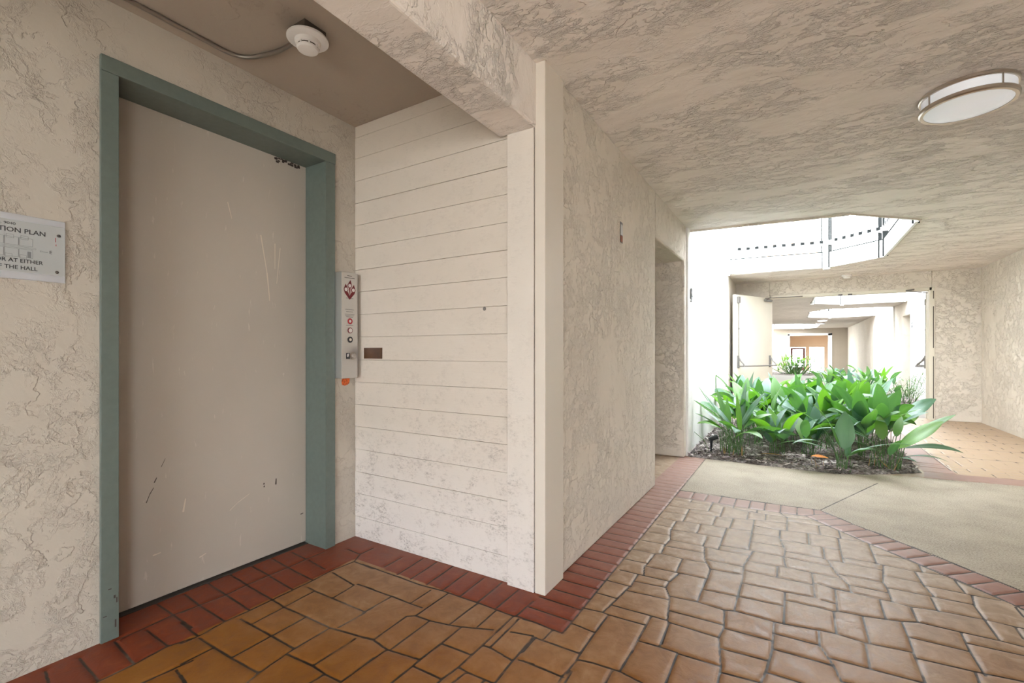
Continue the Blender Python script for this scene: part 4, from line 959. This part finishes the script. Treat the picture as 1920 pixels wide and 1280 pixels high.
b3_ = bed(P_C, 0.0, 'mulch_bed', 3); tag(b3_, 'mulch bed under the spiky shrub at the far end of the hall', 'mulch')
def chips(poly, n, seed, z0, name, label):
    r = random.Random(seed); m = MB(); xs = [p[0] for p in poly]; ys = [p[1] for p in poly]
    P_ = np.array(poly); c = 0
    while c < n:
        x, y = r.uniform(min(xs), max(xs)), r.uniform(min(ys), min(max(ys), min(ys) + 2.2))
        if not in_poly(np.array([x]), np.array([y]), poly)[0]: continue
        c += 1; l = r.uniform(.008, .03); w = l * r.uniform(.2, .6)
        rot = Matrix.Rotation(r.uniform(0, PI), 3, 'Z') @ Matrix.Rotation(r.uniform(-.5, .5), 3, 'X') @ Matrix.Rotation(r.uniform(-.5, .5), 3, 'Y')
        z = z0 + .02 + r.uniform(0, .02)
        m.box(x - l, x + l, y - w, y + w, z - .002, z + .002, mi=r.choice((0, 0, 1, 2)), rot=rot)
    o = m.build(name, [M['chip'], M['soil'], plain('pale_bark', (.52, .47, .45), .9)]); o['kind'] = 'stuff'; tag(o, label, 'wood chips'); return o
chips(PLANT_A, 2600, 5, 0.004, 'wood_chips', 'loose grey wood chips scattered over the near planter')
chips(P_A2, 900, 6, 0.004, 'wood_chips', 'loose grey wood chips beyond the double doors')
# dark edging where the bed meets the white wall
m = MB(); m.box(-0.966, -0.952, 5.235, 8.6, -.01, .035); struct(m.build('trim_8', M['chip']))

class Clump:
    def __init__(s, seed): s.r = random.Random(seed); s.v = []; s.f = []; s.tone = []; s.vein = []; s.st = MB(); s.dry = MB()
    def leaf(s, base, az, hs, L, W, el, droop, tone, roll=0.0, lean=0.12, fold=0.22, nseg=11):
        r = s.r; base = Vector(base)
        h = Vector((math.cos(az), math.sin(az), 0))
        tip = base + h * hs * lean * 2.0 + Vector((0, 0, hs))
        mid = base + h * hs * lean * .6 + Vector((0, 0, hs * .5))
        s.st.tube([base - Vector((0, 0, .01)), mid, tip], [.0035, .0030, .0032], 5, cap=False)
        p = tip.copy(); e = el; step = L / nseg
        side0 = Vector((-h.y, h.x, 0))
        o = len(s.v); nc = 7
        for i in range(nseg + 1):
            t = i / nseg
            d = h * math.cos(e) + Vector((0, 0, math.sin(e)))
            nrm = Vector((-h.x * math.sin(e), -h.y * math.sin(e), math.cos(e)))
            R = Matrix.Rotation(roll * (0.3 + t), 3, d)
            sd_ = R @ side0; nn = R @ nrm
            w = W * (math.sin(PI * min(1, t ** 0.78)) ** 0.75 if 0 < t < 1 else 0.0) * .5
            if i == 0: w = .004
            wav = math.sin(t * 9 + tone * 20) * .05
            for j in range(nc):
                u = (j / (nc - 1)) * 2 - 1
                z = fold * abs(u) ** 1.3 * w * 1.2 - 0.25 * w * abs(u) ** 3 + wav * w * u
                q = p + sd_ * (u * w) + nn * z
                s.v.append(tuple(q)); s.tone.append(max(0, min(1, tone + r.uniform(-.03, .03)))); s.vein.append((u, t, 0))
            p = p + d * step
            e -= droop / nseg * (0.5 + 1.0 * t)
        for i in range(nseg):
            for j in range(nc - 1):
                a = o + i * nc + j; s.f.append((a, a + 1, a + nc + 1, a + nc))
    def build(s, name, loc, label, cat='plant', group=None, mat='leaf'):
        root = empty(name, loc, label, cat, group)
        me = bpy.data.meshes.new('foliage'); L0 = Vector(loc)
        me.from_pydata([tuple(Vector(v) - L0) for v in s.v], [], s.f); me.update()
        a = me.attributes.new('tone', 'FLOAT', 'POINT'); a.data.foreach_set('value', s.tone)
        a = me.attributes.new('vein', 'FLOAT_VECTOR', 'POINT'); a.data.foreach_set('vector', [c for v in s.vein for c in v])
        me.polygons.foreach_set('use_smooth', [True] * len(me.polygons)); me.materials.append(M[mat])
        o = bpy.data.objects.new('foliage', me); COL.objects.link(o); o.parent = root
        if s.st.v: s.st.build('stalks', M['stem'], root, smooth=True)
        if s.dry.v: s.dry.build('dry_stalks', M['drystem'], root)
        return root
RAD = math.radians
def auto_clump(name, pos, n, seed, label, group=None, hs=(.16, .30), L=(.30, .48), W=(.075, .12), spread=.12, el=(50, 88), mat='leaf', azr=(0, 360), droop=(20, 95)):
    c = Clump(seed); r = c.r
    for k in range(n):
        az = RAD(r.uniform(*azr)); rad = r.uniform(0, spread); a2 = r.uniform(0, 2 * PI)
        e = r.uniform(*el)
        tone = r.random() ** 2.4
        c.leaf((pos[0] + rad * math.cos(a2), pos[1] + rad * math.sin(a2), pos[2]), az, r.uniform(*hs), r.uniform(*L), r.uniform(*W), RAD(e), RAD(r.uniform(*droop)), tone, RAD(r.uniform(-40, 40)), lean=r.uniform(.02, .3))
    return c.build(name, (pos[0], pos[1], pos[2]), label, 'plant', group, mat)

# front left clump, tall stalks in a dense tuft
c = Clump(11); r = c.r; B = (-0.56, 5.50, .015)
spec = [(165, .30, .50, .055, 62, 10, .35), (178, .26, .52, .075, 40, 12, .1), (160, .28, .46, .07, 50, 15, .05), (172, .22, .42, .07, 38, 25, .2), (150, .25, .40, .06, 30, 10, .1),
        (60, .30, .50, .13, 80, 10, .0), (30, .30, .46, .11, 62, 20, .1), (120, .24, .44, .075, 82, 10, .95), (140, .30, .42, .06, 70, 8, .5), (100, .26, .36, .08, 75, 15, .7),
        (190, .26, .30, .11, 40, 80, 1.0), (20, .28, .34, .08, 50, 60, .85), (350, .24, .42, .12, 30, 55, .1), (5, .22, .46, .13, 22, 50, .15), (270, .26, .22, .11, 35, 95, .2),
        (320, .18, .40, .10, 40, 90, .9), (80, .34, .42, .08, 70, 45, .5), (45, .33, .36, .09, 60, 60, .6), (230, .22, .34, .08, 42, 40, .3), (185, .34, .38, .05, 66, 20, .25)]
for (az, hs, L_, W_, el_, dr, tn) in spec:
    ra = r.uniform(0, .12); a2 = r.uniform(0, 2 * PI)
    c.leaf((B[0] + ra * math.cos(a2), B[1] + ra * math.sin(a2), B[2]), RAD(az), hs, L_, W_, RAD(el_), RAD(dr), tn, RAD(r.uniform(-35, 35)), lean=.10)
for k in range(34):
    a2 = r.uniform(0, 2 * PI); ra = r.uniform(.01, .13); p0 = Vector((B[0] + ra * math.cos(a2), B[1] + ra * math.sin(a2), B[2] - .01))
    c.st.tube([p0, p0 + Vector((r.uniform(-.03, .03) - (.05 if k % 3 else 0), r.uniform(-.02, .03), r.uniform(.18, .30)))], [.003, .002], 5, cap=False)
for k in range(5):
    a2 = r.uniform(0, 2 * PI); p0 = Vector((B[0] + .1 * math.cos(a2), B[1] - .08, B[2])); c.dry.tube([p0, p0 + Vector((r.uniform(-.03, .03), 0, r.uniform(.06, .12)))], [.008, .001], 5)
c.build('cast_iron_plant', B, 'broad-leaved plant with a dense tuft of stalks beside the bright white wall')
# lone drooping leaf against the wall
c = Clump(12); c.leaf((-0.80, 5.58, .015), RAD(175), .22, .24, .07, RAD(50), RAD(130), .7, 0, lean=.45)
c.build('cast_iron_plant', (-0.80, 5.58, .015), 'single drooping green leaf on a thin stalk touching the white wall')
# front centre plant
B = (0.395, 5.275, .012); c = Clump(13); r = c.r
for (dx, az, hs, L_, W_, el_, dr, tn, rl) in ((.01, 80, .20, .36, .16, 84, 8, .0, 0), (-.02, 165, .20, .52, .10, 62, 55, .25, 20), (-.03, 180, .14, .56, .09, 30, 80, .35, 10), (-.02, 190, .10, .26, .10, 70, 10, .1, 0),
                                              (.03, 60, .12, .24, .06, 85, 5, .05, 0), (.03, 350, .17, .50, .10, 30, 40, .2, -10), (.0, 150, .24, .46, .11, 70, 40, .8, 30), (.02, 20, .14, .30, .08, 40, 80, .5, 0), (-.04, 200, .18, .40, .09, 40, 90, .15, 0)):
    c.leaf((B[0] + dx, B[1] + r.uniform(-.02, .05), B[2]), RAD(az), hs, L_, W_, RAD(el_), RAD(dr), tn, RAD(rl), lean=.06)
for k in range(9): p0 = Vector((B[0] + r.uniform(-.06, .09), B[1] + r.uniform(-.02, .07), B[2])); c.st.tube([p0, p0 + Vector((r.uniform(-.02, .05), 0, r.uniform(.08, .2)))], [.0025, .0018], 5, cap=False)
for k in range(4): p0 = Vector((B[0] - r.uniform(.1, .25), B[1] + r.uniform(-.02, .04), B[2])); c.dry.tube([p0, p0 + Vector((r.uniform(-.05, .03), 0, r.uniform(.05, .12)))], [.002, .0012], 4)
c.build('cast_iron_plant', B, 'small plant in the middle of the bed front with one upright silvery leaf')
# front right plant
B = (0.76, 5.56, .015); c = Clump(14); r = c.r
for (dx, dy, az, hs, L_, W_, el_, dr, tn, rl) in ((.04, .02, 10, .20, .44, .15, 44, 14, 1.0, 38), (.08, .12, 14, .25, .50, .09, 38, 12, .7, 30), (.1, .08, 8, .20, .44, .09, 16, 50, .15, 25), (.08, .02, 350, .12, .34, .08, 22, 60, .15, 0),
                                                  (-.06, -.03, 185, .26, .50, .10, 30, 60, .1, 0), (-.04, -.02, 170, .2, .36, .10, 50, 60, .5, 10), (.0, -.02, 300, .14, .24, .09, 70, 60, .1, 0), (-.02, .05, 95, .26, .26, .10, 75, 40, .95, 0),
                                                  (.05, .05, 60, .3, .22, .08, 70, 30, .75, 0), (-.08, .0, 210, .16, .40, .09, 40, 80, .3, 0), (.02, .0, 330, .1, .2, .06, 30, 80, .1, 0), (-.1, .08, 150, .3, .38, .1, 55, 50, .4, 0), (.04, .1, 120, .3, .34, .1, 65, 50, .2, 0)):
    c.leaf((B[0] + dx, B[1] + dy, B[2]), RAD(az), hs, L_, W_, RAD(el_), RAD(dr), tn, RAD(rl), lean=.10)
for k in range(16): p0 = Vector((B[0] + r.uniform(-.12, .14), B[1] + r.uniform(-.04, .1), B[2])); c.st.tube([p0, p0 + Vector((r.uniform(-.02, .06), 0, r.uniform(.12, .24)))], [.003, .002], 5, cap=False)
for k in range(5): p0 = Vector((B[0] - r.uniform(-.05, .2), B[1] + r.uniform(-.02, .04), B[2])); c.dry.tube([p0, p0 + Vector((r.uniform(-.12, .05), 0, r.uniform(.08, .14)))], [.005, .001], 4)
c.build('cast_iron_plant', B, 'plant at the bed corner with one large bright green leaf reaching over the bricks')
# second row
rows = [((-0.15, 5.75), 13, 21, 'leafy plant behind the yellow fallen leaf'), ((0.12, 5.85), 16, 22, 'plant with big silvery arching leaves behind the bed front')]
for (p, n, sd_, lb) in rows:
    auto_clump('cast_iron_plant', (p[0], p[1], .02), n, sd_, lb, hs=(.12, .24), L=(.32, .48), W=(.09, .14), el=(35, 85), spread=.14)
ORD = ('first', 'second', 'third', 'fourth', 'fifth', 'sixth', 'seventh')
inner = [[(-0.35, 6.12), (0.25, 6.2), (0.62, 6.05)], [(-0.58, 6.45), (-0.05, 6.48), (0.45, 6.55), (0.85, 6.4)], [(-0.33, 6.88), (0.15, 6.88), (0.7, 6.95)],
         [(-0.6, 7.25), (0.02, 7.35), (0.42, 7.28), (0.78, 7.55)], [(-0.36, 7.65), (0.3, 7.8)], [(-0.6, 8.1), (-0.1, 8.12)]]
i = 0
for a, row in enumerate(inner):
    for b, p in enumerate(row):
        lb = 'plant in the near planter, %s row behind the front plants, %s from the wall' % (ORD[a], ORD[b])
        auto_clump('cast_iron_plant', (p[0], p[1], .03), 15, 40 + i, lb, 'plants crowding the near planter', hs=(.20, .34) if p[1] < 6.7 else (.26, .42), L=(.36, .54), W=(.11, .17), spread=.17, el=(30, 85)); i += 1
outer = [[(1.75, 12.6), (1.25, 12.2), (0.75, 12.3)], [(1.5, 13.2), (1.05, 12.95), (0.72, 13.1)], [(1.3, 13.8), (0.82, 13.8)], [(1.0, 14.5)]]
i = 0
for a, row in enumerate(outer):
    for b, p in enumerate(row):
        lb = 'broad-leaved plant beyond the double doors, %s row back, %s from the wall' % (ORD[a], ORD[b])
        auto_clump('cast_iron_plant', (p[0], p[1], .03), 18, 70 + i, lb, 'plants beyond the double doors', hs=(.25, .5), L=(.28, .42), W=(.07, .11), spread=.22, el=(20, 85)); i += 1
# wispy grey shrub
c = Clump(90); r = c.r
for k in range(34):
    az = r.uniform(0, 2 * PI); p = Vector((2.05 + r.uniform(-.15, .15), 12.75 + r.uniform(-.3, .3), .02)); e = p + Vector((math.cos(az) * r.uniform(.05, .42), math.sin(az) * .3, r.uniform(.25, .72)))
    c.st.tube([p, (p + e) / 2 + Vector((0, 0, .05)), e], [.004, .003, .002], 4, cap=False)
    for q in range(9):
        t = .35 + .65 * q / 9; pp_ = p.lerp(e, t); a3 = r.uniform(0, 2 * PI)
        c.leaf(pp_, a3, .01, r.uniform(.06, .12), .018, RAD(r.uniform(0, 60)), RAD(40), r.random(), 0, nseg=3)
c.build('wispy_shrub', (2.05, 12.75, .02), 'wispy grey-green shrub against the white wall beyond the doors', 'shrub', None, 'leaf_grey')
# spiky shrub far down the hall
c = Clump(91); r = c.r
for k in range(46):
    hx, hy = r.gauss(0.05, .50), 27.2 + r.uniform(-.7, .7); hz = max(.15, r.uniform(.25, .86) - abs(hx - .05) * .25)
    for q in range(7):
        c.leaf((hx, hy, hz), r.uniform(0, 2 * PI), .01, r.uniform(.28, .46), .05, RAD(r.uniform(-15, 70)), RAD(50), r.random(), 0, nseg=5)
    c.st.tube([(hx * .4 + .05, hy, 0), (hx, hy, hz)], [.02, .01], 5, cap=False)
c.build('spiky_shrub', (0.05, 27.2, 0.01), 'spiky fine-leaved shrub near the end wall of the hall', 'shrub', None, 'leaf_fine')

# fallen leaf and garden spike light
c = Clump(95)
c.leaf((-0.06, 5.60, .03), RAD(205), .001, .26, .06, RAD(14), RAD(25), .5, RAD(20))
fo = c.build('fallen_leaf', (-0.06, 5.60, .03), 'curled yellow dead leaf lying on the mulch near the bed front', 'leaf')
for ch_ in fo.children:
    ch_.data.materials.clear(); ch_.data.materials.append(M['yellowleaf'])
c = Clump(96)
c.leaf((0.16, 5.62, .06), RAD(20), .001, .16, .06, RAD(5), RAD(30), .5, RAD(20))
fo = c.build('fallen_leaf', (0.16, 5.62, .06), 'orange dead leaf tucked under the plants behind the bed front', 'leaf')
for ch_ in fo.children:
    ch_.data.materials.clear(); ch_.data.materials.append(plain('orange_leaf', (.75, .28, .08), .7))
sl = empty('spike_light', (-0.775, 5.50, .01), 'small black spike light stuck in the mulch by the white wall', 'garden light')
m = MB(); m.tube([(-0.775, 5.50, 0.005), (-0.770, 5.50, .15)], [.006, .016], 8); m.build('spike', M['blackplastic'], sl, smooth=True)
m = MB(); m.tube([(-0.79, 5.49, .155), (-0.72, 5.54, .185)], [.022, .027], 12); m.build('lamp_head', M['blackplastic'], sl, smooth=True)
m = MB(); m.tube([(-0.84, 5.47, .05), (-0.79, 5.49, .03), (-0.74, 5.5, .06)], .004, 6); m.build('cable', M['blackplastic'], sl, smooth=True)
